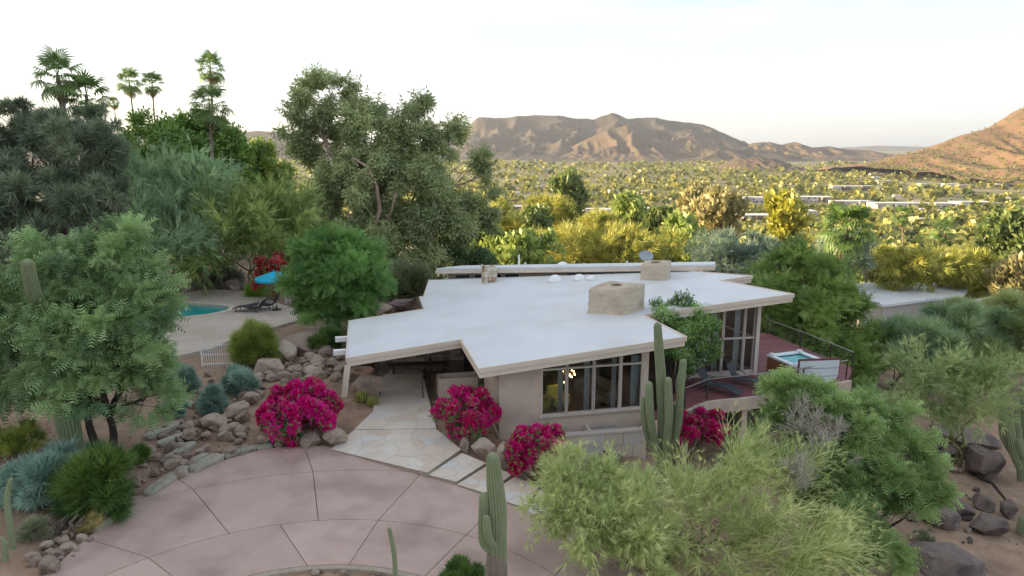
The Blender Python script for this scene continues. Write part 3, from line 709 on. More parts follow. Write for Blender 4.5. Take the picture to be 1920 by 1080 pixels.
for side in range(4):
    z = -.02
    while z < .86:
        hh = r.uniform(.12, .22); x = -.37
        while x < .33:
            w = min(r.uniform(.16, .34), .38 - x); M = Matrix.Rotation(side * math.pi / 2, 3, 'Z')
            mb = MB(); mb.box(M @ Vector((x + w / 2, -.375 + r.uniform(-.02, .01), z + hh / 2)), (w - .02, .08, hh - .02), side * math.pi / 2); o = mb.build('stone', r.choice(PST), ch, world=False); x += w
        z += hh
# roof fittings
def dome(u, v, rr):
    p = RP(u, v); mb = MB(); mb.lathe([(rr * 1.12, -.02), (rr * 1.12, .07)] + [(rr * math.cos(R(a)), .07 + rr * .75 * math.sin(R(a))) for a in range(0, 90, 15)] + [(.02, .07 + rr * .75)], (p.x, p.y, p.z), 18); mb.build('skylight', M_white, house, smooth=True)
dome(1041, 527, .40); dome(1086, 524, .33); dome(1109, 524, .26)
def pipe(u, v, h, rr, Y=41.):
    p = U(u, v, y=Y); z = uz(p.x, p.y) + .08; mb = MB(); mb.tube([(p.x, p.y, z), (p.x, p.y, z + h)], rr, 8); mb.build('vent_pipe', M_white, house)
pipe(973, 497, .75, .06, 43.2); pipe(985, 497, .25, .05, 43.2); pipe(1095, 495, .18, .05); pipe(1176, 494, .25, .05)
p = U(1055, 497, y=42.4); mb = MB(); mb.lathe([(.32, 0), (.32, .12), (.22, .2), (.1, .24)], (p.x, p.y, uz(p.x, p.y) + .09), 12); mb.build('roof_vent', M_white, house)

# satellite dish
p = U(1209, 497, y=39.6); zb = uz(p.x, p.y) + .1; t = thing('satellite_dish', 'grey satellite dish on a mast above the rear roof', 'dish', (p.x, p.y, zb), R(20))
mb = MB(); pr = [(.02, 0), (.14, .015), (.28, .06), (.40, .13), (.41, .135), (.28, .05), (.02, -.02)]; mb.lathe(pr, (0, 0, 0), 20); o = mb.build('reflector', mat('dish_grey', (.30, .33, .35), (.36, .39, .41), 3, .5), t, smooth=True, world=False); o.location = (0, 0, .52); o.rotation_euler = (R(62), 0, 0); o.scale = (1.15, .8, 1)
MB().tube([(0, 0, -.03), (0, .02, .5)], .03, 8).build('mast', M_rail, t, world=False)
MB().tube([(0, -.02, .3), (0, -.45, .45)], .015, 6).build('feed_arm', M_rail, t, world=False)
# ================================================================== terraces and furniture
DZ = .1
dk = [(1196, 800), (1283, 770), (1325, 752), (1380, 746), (1450, 738), (1590, 712), (1600, 690), (1545, 668), (1440, 625), (1395, 620)]
dpoly = ccw([tuple(U(u, v, z=DZ)[:2]) for u, v in dk])
deck = thing('deck', 'maroon board deck with a pale stucco rim running out past the glass wing', 'deck', (dpoly[0][0], dpoly[0][1], DZ))
hull = dpoly
tri_prism(inset(hull, .03), lambda x, y: DZ - .30, lambda x, y: DZ - .035).build('deck_frame', M_wood, deck)
bdir = Vector((math.cos(BX), math.sin(BX))); bn = Vector((-bdir.y, bdir.x)); o0 = Vector(dpoly[0])
kk = [(Vector(p) - o0).dot(bn) for p in hull]; k = min(kk); i = 0
while k < max(kk):
    c = clip(clip(hull, tuple(o0 + bn * k), tuple(-bn)), tuple(o0 + bn * (k + .182)), tuple(bn))
    if len(c) >= 3: MB().prism(ccw(c), DZ - .034, DZ).build('deck_board', M_deck, deck)
    k += .19; i += 1
rim = [U(u, v, z=DZ) for u, v in ((1196, 801), (1240, 786), (1283, 771), (1304, 760), (1325, 753), (1352, 749), (1380, 747), (1450, 739), (1592, 713))]
mb = MB()
for a, b in zip(rim[:-1], rim[1:]):
    d = (b - a).normalized(); n = Vector((d.y, -d.x, 0)); q = [a + n * .02, b + n * .02, b + n * .17, a + n * .17]
    mb.prism(ccw([tuple(p[:2]) for p in q]), DZ - .52, DZ + .03)
mb.build('rim', M_stucco, deck)
for u, v in ((1290, 770), (1400, 748), (1500, 733), (1585, 716)):
    p = U(u, v, z=DZ) + Vector((0, .3, 0)); MB().box((p.x, p.y, (DZ + hz(p.x, p.y) - .3) / 2 - .15), (.25, .25, DZ - .3 - hz(p.x, p.y) + .3), BX).build('support_post', M_stucco, deck)
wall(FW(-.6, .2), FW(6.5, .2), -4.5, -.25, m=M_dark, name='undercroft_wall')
def railing(pts, label, hgt=.92):
    t = thing('deck_railing', label, 'railing', pts[0]); 
    for p in pts: MB().box((p.x, p.y, DZ + hgt / 2 - .03), (.05, .05, hgt + .06), BX).build('post', M_metal, t)
    for a, b in zip(pts[:-1], pts[1:]):
        MB().beam((a.x, a.y, DZ + hgt), (b.x, b.y, DZ + hgt), .05, .04).build('top_rail', M_rail, t)
        for k in range(1, 5): MB().tube([(a.x, a.y, DZ + hgt * k / 5.2), (b.x, b.y, DZ + hgt * k / 5.2)], .008, 4).build('cable', M_metal, t)
rim_in = [U(u, v, z=DZ) for u, v in ((1283, 766), (1325, 748), (1438, 735), (1504, 726), (1586, 710))]
railing(rim_in, 'dark cable railing with steel top rail along the curved front edge of the deck')
railing([U(u, v, z=DZ) for u, v in ((1597, 694), (1556, 676), (1500, 652), (1438, 627))], 'cable railing along the back edge of the deck behind the hot tub')
M_wick = mat('charcoal_wicker', (.035, .04, .048), (.065, .072, .082), 30, .6, .5, 60)
def lounger(loc, rz, label, cat='lounger', m=M_wick, back=50, grp=None):
    t = thing('sun_lounger', label, cat, loc, rz, grp)
    z0 = .30; prof = [(-.72 - .62 * math.cos(R(back)) * 1.0, z0 + .62 * math.sin(R(back)) + .08), (-.72, z0 + .04), (-.45, z0 - .02), (-.1, z0 + .02), (.25, z0 + .08), (.6, z0 + .03), (.98, z0 - .06)]
    def slab(pr, w, th):
        mb = MB(); vs = []
        for x, z in pr: vs += [(x, -w, z), (x, w, z), (x, w, z - th), (x, -w, z - th)]
        fs = [(0, 3, 2, 1)]
        for i in range(len(pr) - 1):
            for j in range(4): fs.append((4 * i + j, 4 * i + (j + 1) % 4, 4 * i + 4 + (j + 1) % 4, 4 * i + 4 + j))
        fs.append(tuple(4 * (len(pr) - 1) + j for j in range(4))); mb.add(vs, fs); return mb
    slab(prof[1:], .31, .05).build('seat', m, t, world=False, bevel=.012); slab(prof[:2], .31, .05).build('backrest', m, t, world=False, bevel=.012)
    for sx, zt in ((-.55, z0 - .02), (.72, z0 - .03)):
        for sy in (-.28, .28): MB().tube([(sx + (.06 if sx > 0 else -.06), sy, 0), (sx, sy, zt)], .025, 6).build('leg', m, t, world=False)
    for sy in (-.33, .33): MB().tube([(-.62, sy, .28), (-.78, sy, .52), (-.42, sy, .50), (-.30, sy, .28)], .022, 6).build('armrest', m, t, world=False)
    return t
for (a, b, lb) in (((1322, 727), (1380, 743), 'charcoal wicker sun lounger on the deck, closest to the saguaro cluster'), ((1372, 716), (1440, 730), 'charcoal wicker sun lounger on the deck, closest to the hot tub')):
    p, q = U(*a, z=DZ), U(*b, z=DZ); c = (p + q) / 2; d = q - p; lounger((c.x, c.y, DZ), math.atan2(d.y, d.x), lb, back=58)
# hot tub
c = U(1494, 722, z=DZ); c = Vector((c.x, c.y, DZ)); c += Vector((.55, 1.35, 0)); t = thing('hot_tub', 'square wood-panelled hot tub with white rim and turquoise water', 'hot tub', c, R(20))
M_tub = mat('cedar_panel', (.20, .085, .035), (.30, .14, .065), 2, .55, stretch=(1, 1, 14)); M_acr = mat('white_acrylic', (.72, .76, .78), (.78, .81, .83), 2, .25)
mb = MB()
for k in range(4):
    M = Matrix.Rotation(k * math.pi / 2, 3, 'Z'); mb.box(M @ Vector((0, -.98, .40)), (1.94, .05, .8), k * math.pi / 2)
mb.build('side_panel', M_tub, t, world=False)
mb = MB()
for k in range(4):
    M = Matrix.Rotation(k * math.pi / 2, 3, 'Z'); mb.box(M @ Vector((0, -.90, .84)), (2.06 if k % 2 == 0 else 1.56, .25, .10), k * math.pi / 2)
mb.box((0, 0, .2), (1.8, 1.8, .06)); mb.build('shell', M_acr, t, world=False, bevel=.02)
MB().box((0, 0, .5), (1.56, 1.56, .5)).build('water', mat('spa_water', (.10, .42, .44), (.25, .58, .60), 3, .06, .3, 6), t, world=False)
for x, y in ((-.84, -.84), (-.84, .84), (.84, .84)): MB().lathe([(.14, 0), (.15, .05), (.10, .09), (.06, .05)], (x, y, .89), 12).build('headrest', M_white, t, world=False, smooth=True)
cv = thing('spa_cover', 'pale grey spa cover panel in a maroon frame standing on edge beside the hot tub', 'cover', U(1532, 722, z=DZ))
k = mpp(cv.location); M_mar = mat('maroon_paint', (.13, .03, .03), (.17, .045, .045), 3, .5); M_pan = mat('pale_vinyl', (.52, .57, .60), (.60, .65, .67), 2, .5, .1)
wv, hv = 82 * k, 52 * k; out = [(-wv / 2, 0), (wv / 2 - .42, 0), (wv / 2, .42), (wv / 2, hv), (-wv / 2, hv)]
def face(mb, pts, y0, y1): n = len(pts); mb.add([(x, y0, z) for x, z in pts] + [(x, y1, z) for x, z in pts], [tuple(range(n)), tuple(range(2 * n - 1, n - 1, -1))] + [(i, n + i, n + (i + 1) % n, (i + 1) % n) for i in range(n)])
mb = MB(); face(mb, out, -.03, .03); o = mb.build('backing', M_mar, cv, world=False)
for a, b in ((.05, .33), (.35, .63), (.65, .93)):
    z0, z1 = hv * a, hv * b; xr = lambda z: wv / 2 - .05 - max(0, .42 - z); mb = MB(); face(mb, [(-wv / 2 + .06, z0), (xr(z0), z0), (xr(z1), z1), (-wv / 2 + .06, z1)], -.045, -.031); mb.build('panel', M_pan, cv, world=False)
MB().beam((wv / 2 - .45, 0, 0), (wv / 2 - .2, .7, .02), .06, .06).build('stand', M_mar, cv, world=False); cv.rotation_euler.z = R(6)

# raised planter in front of the window, stone-faced
pw = thing('planter_wall', 'low stone-faced retaining wall with a pale cap below the front window', 'wall', U(1062, 880, y=24.7))
a, b = U(1058, 818, y=24.75), U(1212, 818, y=25.35); d = (b - a).normalized(); d.z = 0; n = Vector((-d.y, d.x, 0))
MB().prism(ccw([tuple(p[:2]) for p in (a, b, b + n * .22, a + n * .22)]), -2.2, a.z - .03).build('core', M_riser, pw)
MB().prism(ccw([tuple(p[:2]) for p in (a - n * .06 - d * .05, b - n * .06, b + n * .26, a + n * .26 - d * .05)]), a.z - .03, a.z + .05).build('cap', M_trim, pw)
p0 = a + d * 1.05; MB().prism(ccw([tuple(p[:2]) for p in (p0, p0 + d * .14, p0 + d * .14 + n * 1.1, p0 + n * 1.1)]), a.z - .4, a.z + .048).build('divider', M_trim, pw)
wall(a, F2(1.0, -.01), -1.5, a.z - .04, th=.14, parent=pw, name='return_wall', m=M_stucco)
r = random.Random(3); L = (b - a).length; z = a.z - .05
while z > -2.0:
    hh = r.uniform(.45, .7); x = 0
    while x < L:
        w = r.uniform(.35, 1.0); w = min(w, L - x); q0, q1 = a + d * (x + .01) - n * .045, a + d * (x + w - .01) - n * .045
        if w > .05: MB().prism(ccw([tuple(p[:2]) for p in (q0, q1, q1 + n * .044, q0 + n * .044)]), z - hh + .012, z).build('facing_stone', r.choice(FLAGS), pw)
        x += w
    z -= hh
q = [F2(1.3, -.9), F2(2.8, -.9), F2(2.8, -.02), F2(1.3, -.02)]; 
hx = F2(4.2, -.35); t = thing('air_conditioner', 'grey metal box unit sunk behind the planter wall', 'unit', (hx.x, hx.y, -.75), AX); MB().box((0, 0, .35), (1.1, .5, .7)).build('case', mat('unit_grey', (.25, .24, .22), (.32, .30, .28), 4, .6), t, world=False, bevel=.02); MB().box((-.75, 0, .3), (.25, .4, .6)).build('side_box', M_metal, t, world=False)
# porch planter trough and hand rails
c = U(860, 742, z=.14); pt = thing('stucco_planter', 'pale stucco trough with a dark slot beneath the entry roof', 'planter', (c.x, c.y + .25, .1), AX)
mb = MB(); mb.box((0, -.3, .45), (1.9, .12, .9)); mb.box((0, .4, .45), (1.9, .12, .9)); mb.box((-.9, .05, .45), (.12, .58, .9)); mb.box((.9, .05, .45), (.12, .58, .9)); mb.build('trough', M_stucco, pt, world=False); MB().box((0, .05, .3), (1.66, .56, .6)).build('soil', M_darkbark, pt, world=False)
for (u0, v0, u1, v1, lb) in ((793, 746, 808, 700, 'dark bent metal handrail rising from the flagstones'), (818, 762, 806, 712, 'dark slanting handrail bar beside the stucco trough')):
    a, b = U(u0, v0, z=.14), U(u1, v1, z=.14); t = thing('handrail', lb, 'handrail', a)
    MB().tube([a - Vector((0, 0, .03)), a + Vector((0, 0, .85)), b + Vector((0, 0, .95)), b - Vector((0, 0, .02))], .028, 8).build('bar', M_metal, t)
bp = U(790, 700, z=.14); t = thing('bench', 'long low dark bench along the porch stone wall', 'bench', (-4.6, EB - .15, .14), math.atan2(sdir.y, sdir.x)); MB().box((0, 0, .42), (2.9, .42, .07)).build('seat', M_wood, t, world=False)
for x in (-1.2, 1.2): MB().box((x, 0, .19), (.1, .38, .39)).build('leg', M_wood, t, world=False)
# interior pieces seen through the glass
M_lime = mat('lime_fabric', (.42, .46, .10), (.50, .54, .14), 5, .9); M_greyf = mat('grey_fabric', (.16, .165, .17), (.22, .225, .23), 5, .9)
for k, (x, y) in enumerate(((2.0, 1.6), (2.9, 1.8))):
    p = F2(x, y); t = thing('armchair', ['lime green armchair inside the front window', 'lime green armchair further along inside the front window'][k], 'armchair', (p.x, p.y, FL), AX + .3)
    MB().box((0, 0, .28), (.75, .75, .3)).build('seat', M_lime, t, world=False, bevel=.06); MB().box((0, .32, .62), (.75, .18, .55)).build('backrest', M_lime, t, world=False, bevel=.06)
    for sx in (-1, 1):
        MB().box((.36 * sx, 0, .42), (.12, .7, .35)).build('armrest', M_lime, t, world=False, bevel=.04)
        for sy in (-1, 1): MB().box((.28 * sx, .28 * sy, .065), (.05, .05, .13)).build('leg', M_wood, t, world=False)
p = F2(4.9, 2.4); t = thing('sofa', 'long grey sofa inside the front room', 'sofa', (p.x, p.y, FL), AX - 1.2)
MB().box((0, 0, .27), (2.2, .9, .3)).build('seat', M_greyf, t, world=False, bevel=.06); MB().box((0, .4, .6), (2.2, .2, .5)).build('backrest', M_greyf, t, world=False, bevel=.06)
for sx in (-1, 1): MB().box((1.05 * sx, 0, .4), (.2, .88, .5)).build('armrest', M_greyf, t, world=False, bevel=.05); MB().box((.9 * sx, 0, .06), (.08, .6, .12)).build('leg', M_wood, t, world=False)
M_bulb = emit('bulb', (1., .62, .22), 9.); M_brass = mat('brass', (.5, .33, .12), (.6, .42, .18), 4, .3, metal=1.)
def chandelier(p, rr, label, ceil, n=22):
    t = thing('chandelier', label, 'lamp', p); r = random.Random(n)
    MB().tube([(0, 0, 0), (0, 0, ceil - p.z)], .012, 5).build('rod', M_brass, t, world=False); MB().lathe([(.02, -.06), (.06, 0), (.02, .06)], (0, 0, 0), 8).build('hub', M_brass, t, world=False)
    for i in range(n):
        d = Vector((r.gauss(0, 1), r.gauss(0, 1), r.gauss(0, .45))).normalized() * rr * r.uniform(.7, 1); a_ = MB().tube([(0, 0, 0), d], .006, 4).build('arm', M_brass, t, world=False)
        MB().lathe([(.005, -.025), (.024, 0), (.005, .025)], d, 6).build('bulb', M_bulb, a_, world=False)
p = F2(3.25, 1.9); chandelier(Vector((p.x, p.y, 1.62)), .42, 'lit brass starburst chandelier inside the front window', UND(p.x, p.y))
p = FW(1.95, 1.0); chandelier(Vector((p.x, p.y, 3.0)), .26, 'lit amber chandelier inside the tall glass wing', UND(p.x, p.y), 14)
p = FS(2.7, -.6); t = thing('grill', 'dark covered grill on the deck behind the glass corner', 'grill', (p.x + .5, p.y, DZ), BX); MB().box((0, 0, .5), (.6, .55, 1.0)).build('cover', M_wick, t, world=False, bevel=.08); MB().box((0, 0, 1.03), (.5, .45, .12)).build('lid', M_wick, t, world=False, bevel=.05)

# ================================================================== pool terrace
TZ = .92
tp = [(250, 612), (285, 556), (400, 542), (470, 546), (520, 568), (572, 583), (560, 600), (512, 614), (450, 628), (402, 652), (330, 668), (262, 660)]
tpoly = ccw([tuple(U(u, v, z=TZ)[:2]) for u, v in tp])
pc = Vector((-21.2, 41.6)); pool = [(pc.x + 3.0 * math.cos(R(a)) * (1 + .16 * math.sin(2 * R(a) + .6)), pc.y + 2.2 * math.sin(R(a)) * (1 + .1 * math.cos(R(a) * 3))) for a in range(0, 360, 12)]
from mathutils.geometry import tessellate_polygon
outer = [Vector((x, y, 0)) for x, y in tpoly]; hole = [Vector((x, y, 0)) for x, y in pool[::-1]]
allp = outer + hole; tr = tessellate_polygon([outer, hole]); mb = MB(); fs = []
for a, b, c in tr:
    if (allp[b] - allp[a]).cross(allp[c] - allp[a]).z < 0: b, c = c, b
    fs.append((a, b, c))
n0 = len(outer); nn = len(allp)
for lo, hi in ((0, n0), (n0, nn)):
    m = hi - lo
    for i in range(m): fs.append((lo + i, lo + (i + 1) % m, lo + (i + 1) % m + nn, lo + i + nn))
mb.add([(p.x, p.y, TZ) for p in allp] + [(p.x, p.y, TZ - .5) for p in allp], fs)
M_terr = mat('terrace_paving', (.50, .42, .34), (.57, .49, .41), 1.2, .85, .1, 20, c3=(.46, .38, .30), s3=.4)
o = mb.build('pool_terrace', M_terr); tag(o, kind='structure')
mb = MB(); mb.prism([(pc.x + (x - pc.x) * 1.03, pc.y + (y - pc.y) * 1.03) for x, y in pool], TZ - .45, TZ - .13); o = mb.build('pool_water', M_water); tag(o, kind='structure')
for i in range(len(pool)):
    p, q = Vector(pool[i]), Vector(pool[(i + 1) % len(pool)]); v = lambda w, k: tuple(pc + (w - pc) * k)
    MB().prism([v(p, .985), v(p, 1.1), v(q, 1.1), v(q, .985)][::-1], TZ + .003, TZ + .05).build('coping_stone', FLAGS[i % 5], o, world=False)
up = U(519, 581, z=TZ); t = thing('parasol', 'turquoise blue patio parasol shading loungers on the pool terrace', 'parasol', up)
M_teal = mat('turquoise_canvas', (.01, .33, .50), (.02, .40, .57), 3, .8); n = 8; mb = MB(); rr, hh = 1.22, .42; zz = 2.05
for k in range(n):
    for s in range(4):
        pass
vs = [(0, 0, zz + hh)]; 
for j in (1, 2, 3, 4):
    for k in range(16):
        a = R(k * 22.5); f = j / 4; q = rr * f * (1 if k % 2 == 0 else .965); vs.append((q * math.cos(a), q * math.sin(a), zz + hh * (1 - f ** 1.15) - (.02 * f if k % 2 else 0)))
fs = [(0, 1 + k, 1 + (k + 1) % 16) for k in range(16)] + [(1 + j * 16 + k, 17 + j * 16 + k, 17 + j * 16 + (k + 1) % 16, 1 + j * 16 + (k + 1) % 16) for j in range(3) for k in range(16)]
e = len(vs); vs += [(vs[49 + k][0], vs[49 + k][1], vs[49 + k][2] - .13) for k in range(16)]; fs += [(49 + k, e + k, e + (k + 1) % 16, 49 + (k + 1) % 16) for k in range(16)]
mb.add(vs, fs); mb.build('canopy', M_teal, t, world=False); MB().lathe([(.05, zz + hh), (.03, zz + hh + .1)], (0, 0, 0), 8).build('finial', M_teal, t, world=False)
MB().tube([(0, 0, 0), (0, 0, zz + hh)], .025, 8).build('pole', M_metal, t, world=False); MB().lathe([(.28, 0), (.28, .05), (.06, .1), (.05, .25)], (0, 0, 0), 14).build('base', M_metal, t, world=False)
for k in range(8): a = R(k * 45); MB().tube([(0, 0, zz - .1), (.62 * math.cos(a), .62 * math.sin(a), zz + hh * .52)], .01, 4).build('rib', M_metal, t, world=False)
M_pw = mat('patio_wicker', (.035, .04, .042), (.06, .065, .07), 20, .6, .4)
for i, (u, v, lb) in enumerate(((468, 584, 'dark patio lounger with a pink towel beside the pool'), (492, 579, 'dark patio lounger in front of the parasol, backrest raised'))):
    p = U(u, v, z=TZ); lounger((p.x, p.y, TZ), R(172 + 6 * i), lb, m=M_pw, back=48 + 8 * i)
    if i == 0: tw = MB(); tw.box((-.86, 0, .64), (.06, .5, .5), M=Matrix.Rotation(R(-42), 3, 'Y')); o = tw.build('towel', mat('pink_towel', (.55, .35, .36), (.65, .45, .45), 8, .95), None, bevel=.02); o.location = (p.x, p.y, TZ); o.rotation_euler.z = R(172); tag(o, 'pink towel draped over the backrest of a patio lounger', 'towel')
def fence(a, b, hgt, label, n):
    t = thing('picket_fence', label, 'fence', a); d = (b - a); 
    MB().beam(a + Vector((0, 0, hgt * .9)), b + Vector((0, 0, hgt * .9)), .03, .04).build('rail', M_white, t); MB().beam(a + Vector((0, 0, .12)), b + Vector((0, 0, .12)), .03, .04).build('rail', M_white, t)
    MB().beam(a + Vector((0, 0, hgt * .5)), b + Vector((0, 0, hgt * .5)), .03, .03).build('rail', M_white, t)
    for i in range(n + 1):
        p = a.lerp(b, i / n); e = i in (0, n); MB().box((p.x, p.y, p.z + hgt / 2 - .05), (.06 if e else .022,) * 2 + (hgt * (1.08 if e else 1) + .1,)).build('picket', M_white, t)
a = G(380, 687); b = G(436, 685); b.z = a.z; fence(a, b, 1.15, 'white metal picket fence panel above the rockery by the pool', 13)
a = U(536, 566, z=TZ); b = U(566, 568, z=TZ); fence(a, b, .95, 'white picket gate at the back of the pool terrace beside the round acacia', 8)
p = G(683, 704); t = None

# ================================================================== stones
ICO = {}
def ico(n):
    if n not in ICO:
        bm = bmesh.new(); bmesh.ops.create_icosphere(bm, subdivisions=n, radius=1); bm.verts.ensure_lookup_table()
        ICO[n] = (np.array([v.co[:] for v in bm.verts]), np.array([[v.index for v in f.verts] for f in bm.faces])); bm.free()
    return ICO[n]
def rockmesh(seed, sub=3, cuts=9, rough=.10):
    v, f = ico(sub); r = rngs(seed); v = v.copy()
    for _ in range(cuts):
        n = nrm(r.normal(0, 1, 3)); d = r.uniform(.5, .84); k = np.clip(v @ n - d, 0, None); v -= k[:, None] * n * .92
    nz_ = np.array([mnoise.fractal(Vector(p * 1.7) + Vector((seed * 3.7, 0, 0)), 1.0, 2.0, 6) for p in v]); v *= (1 + rough * nz_)[:, None]
    return npmesh('stone', v, f, smooth=False)
ROCKS = [rockmesh(i, 4, 17, .10) for i in range(9)]; SMALL = [rockmesh(40 + i, 2, 11, .05) for i in range(10)]
_rk = random.Random(12)
def rock(u, v, w, h, m, label, group=None, name='boulder', deep=None, p=None, small=False, sink=.18):
    """u, v: foot of the stone in the photograph; w, h its pixel size"""
    p = p or G(u, v); k = mpp(p); rx = w * k / 2; rz = h * k / 2 / .95; ry = deep or (rx * _rk.uniform(.65, .95))
    me = (SMALL if small else ROCKS)[_rk.randrange(9)]
    o = bpy.data.objects.new(name, me); C.objects.link(o)
    if not me.materials: me.materials.append(m)
    o.material_slots[0].link = 'OBJECT'; o.material_slots[0].material = m
    q = 1.12; o.scale = (rx * q, ry * q, rz * q); o.location = (p.x, p.y + ry * .5, p.z + rz * (1 - 2 * sink)); o.rotation_euler = (_rk.uniform(-.15, .15), _rk.uniform(-.15, .15), _rk.uniform(-.5, .5))
    return tag(o, label, 'rock', group)
BIG = [(628, 838, 58, 44, 'l', 'pale cream boulder at the corner where the flagstone path meets the driveway'), (577, 841, 48, 32, 'l', 'squat tan boulder between the left bougainvillea and the driveway'),
 (906, 862, 52, 52, 'l', 'upright rounded tan boulder behind the flagstone steps'), (871, 848, 20, 36, 'b', 'narrow grey upright stone at the end of the flagstone apron'), (944, 882, 34, 60, 'l', 'tall tan boulder against the small round bougainvillea'), (975, 902, 32, 22, 'b', 'low brown stone below the small round bougainvillea'),
 (568, 664, 110, 46, 'b', 'big smooth brown boulder between pool terrace and house'), (434, 546, 40, 30, 'b', 'block-shaped brown boulder standing at the back of the pool terrace'), (522, 680, 60, 46, 'l', 'cream boulder below the yellow-green shrub'), (505, 708, 62, 40, 'b', 'wide brown slab boulder in the rockery'),
 (684, 748, 66, 62, 'b', 'large grey boulder under the clay bowl beside the porch column'), (708, 596, 76, 34, 'b', 'long brown boulder beneath the acacia by the roof edge'), (745, 584, 70, 26, 'd', 'dark brown boulder at the roof corner below the eucalyptus'),
 (658, 712, 34, 22, 'b', 'grey-brown stone tucked under the roof fin'), (590, 700, 36, 26, 'b', 'round grey stone amid the rockery above the big bougainvillea'), (624, 690, 30, 16, 'b', 'flat brown stone by the outrigger beams'),
 (390, 806, 58, 32, 'b', 'broad pinkish-brown boulder above the ledge stones'), (445, 786, 52, 36, 'b', 'cracked grey-brown boulder left of the big bougainvillea'), (85, 1078, 46, 44, 'b', 'round pink-grey boulder at the driveway edge below the dry branches'), (140, 856, 60, 30, 'b', 'brown stone at the foot of the mesquite'),
 (1815, 855, 120, 60, 'd', 'huge dark rounded boulder on the slope behind the green-barked palo verde'), (1750, 848, 60, 30, 'd', 'dark flat boulder in front of the deck-side brush'), (1850, 900, 84, 66, 'd', 'leaning slab boulder under the fallen black branch'), (1778, 862, 60, 30, 'd', 'dark sloping stone at the base of the green-barked palo verde'), (1800, 972, 52, 34, 'd', 'dark brown stone below the feathery green tree'), (1858, 1006, 76, 46, 'd', 'flat-topped dark boulder on the bare slope'), (1848, 958, 36, 38, 'd', 'pointed brown stone on the bare slope'), (1895, 972, 36, 40, 'd', 'reddish-brown stone beside the right-hand saguaro'), (1790, 1085, 130, 54, 'd', 'wide dark boulder at the bottom of the bare slope'), (1705, 1090, 60, 60, 'd', 'rough grey stone under the feathery green tree'), (1768, 990, 70, 46, 'd', 'brown boulder half hidden by hanging green foliage'),
 (1195, 1040, 80, 50, 'l', 'pale boulder beneath the wispy palo verde by the driveway'), (1255, 1052, 40, 30, 'l', 'small pale stone beneath the wispy palo verde'), (1140, 990, 46, 24, 'l', 'flat pale stone at the turn of the driveway edge'), (1145, 884, 60, 40, 'd', 'dark boulder at the foot of the stone-faced wall'), (1080, 896, 54, 36, 'd', 'dark stone beside the small round bougainvillea and the stone-faced wall')]
MK = dict(l=M_rockl, b=M_rock, d=M_rockd)
for u, v, w, h, k, lb in BIG: rock(u, v, w, h, MK[k], lb)
r = random.Random(31)
def scatter(poly, n, w0, w1, mk, label, group, near=None):
    c = 0; us = [p[0] for p in poly]; vs = [p[1] for p in poly]; tries = 0
    while c < n and tries < n * 40:
        tries += 1; u, v = r.uniform(min(us), max(us)), r.uniform(min(vs), max(vs)); ins = False
        for i in range(len(poly)):
            a, b = poly[i], poly[i - 1]
            if (a[1] > v) != (b[1] > v) and u < (b[0] - a[0]) * (v - a[1]) / (b[1] - a[1]) + a[0]: ins = not ins
        if not ins: continue
        w = w0 + (w1 - w0) * r.random() ** 2; m = r.choice(mk); asp = r.uniform(.5, .85); sz = ('chunky ' if w > w0 + .45 * (w1 - w0) else 'tiny ' if w < w0 + .08 * (w1 - w0) else 'middling ') + ('flat ' if asp < .62 else 'upright ' if asp > .78 else 'rounded ')
        lb = sz + {M_rock.name: 'brown ', M_rockl.name: 'tan ', M_rockd.name: 'dark '}[m.name] + label; rock(u, v, w, w * asp, m, lb, group + ', ' + sz + m.name.split('_')[1], 'stone', small=True); c += 1
scatter([(250, 885), (300, 800), (370, 770), (500, 800), (535, 838), (430, 862), (350, 895), (290, 930)], 125, 8, 32, [M_rock, M_rockl, M_rock], 'stone in the dirt bank beside the driveway', 'stones along the driveway bank')
scatter([(20, 1070), (150, 960), (250, 900), (300, 905), (200, 985), (110, 1075)], 58, 9, 32, [M_rock, M_rockl], 'stone lying on the bare dirt left of the driveway', 'stones on the dirt by the driveway')
scatter([(440, 740), (540, 680), (640, 660), (650, 720), (500, 720), (460, 770)], 75, 12, 40, [M_rock, M_rockl, M_rock], 'stone in the rockery between pool and house', 'rockery stones')
scatter([(1660, 1000), (1720, 860), (1800, 880), (1900, 1000), (1900, 1070), (1700, 1070)], 46, 6, 26, [M_rockd, M_rock], 'stone scattered on the bare dirt slope', 'stones on the dirt slope')
scatter([(1010, 960), (1090, 940), (1200, 1030), (1240, 1080), (1120, 1080)], 12, 8, 22, [M_rockl, M_rock], 'stone along the outer driveway edge', 'pale stones at the driveway edge')
scatter([(530, 1085), (650, 1066), (770, 1085)], 10, 6, 18, [M_rockl, M_rock], 'stone in the planted island', 'stones in the island')
scatter([(330, 700), (440, 690), (470, 770), (330, 800)], 26, 8, 26, [M_rock, M_rockl], 'stone half hidden below the grey-green shrubs', 'stones below the shrubs')
def ledge(a, b, th, lab, i):
    p, q = G(*a), G(*b); d = q - p; L = d.length; mb = MB()
    v, f = ico(3); v = v.copy(); v = np.sign(v) * np.abs(v) ** .45
    nz_ = np.array([mnoise.fractal(Vector(x * 2.0) + Vector((i * 5.3, 0, 0)), 1, 2, 4) for x in v]); v = v * (1 + .10 * nz_)[:, None]
    o = link('ledge_stone', npmesh('ledge_stone', v * np.array([L / 2, th * .9, th * .62]), f), M_slate); o.location = ((p + q) / 2) + Vector((0, th * .3, th * .3)); o.rotation_euler = (r.uniform(-.2, .2), -math.asin(max(-1, min(1, d.z / L))), math.atan2(d.y, d.x))
    tag(o, lab, 'stone', 'split ledge stones')
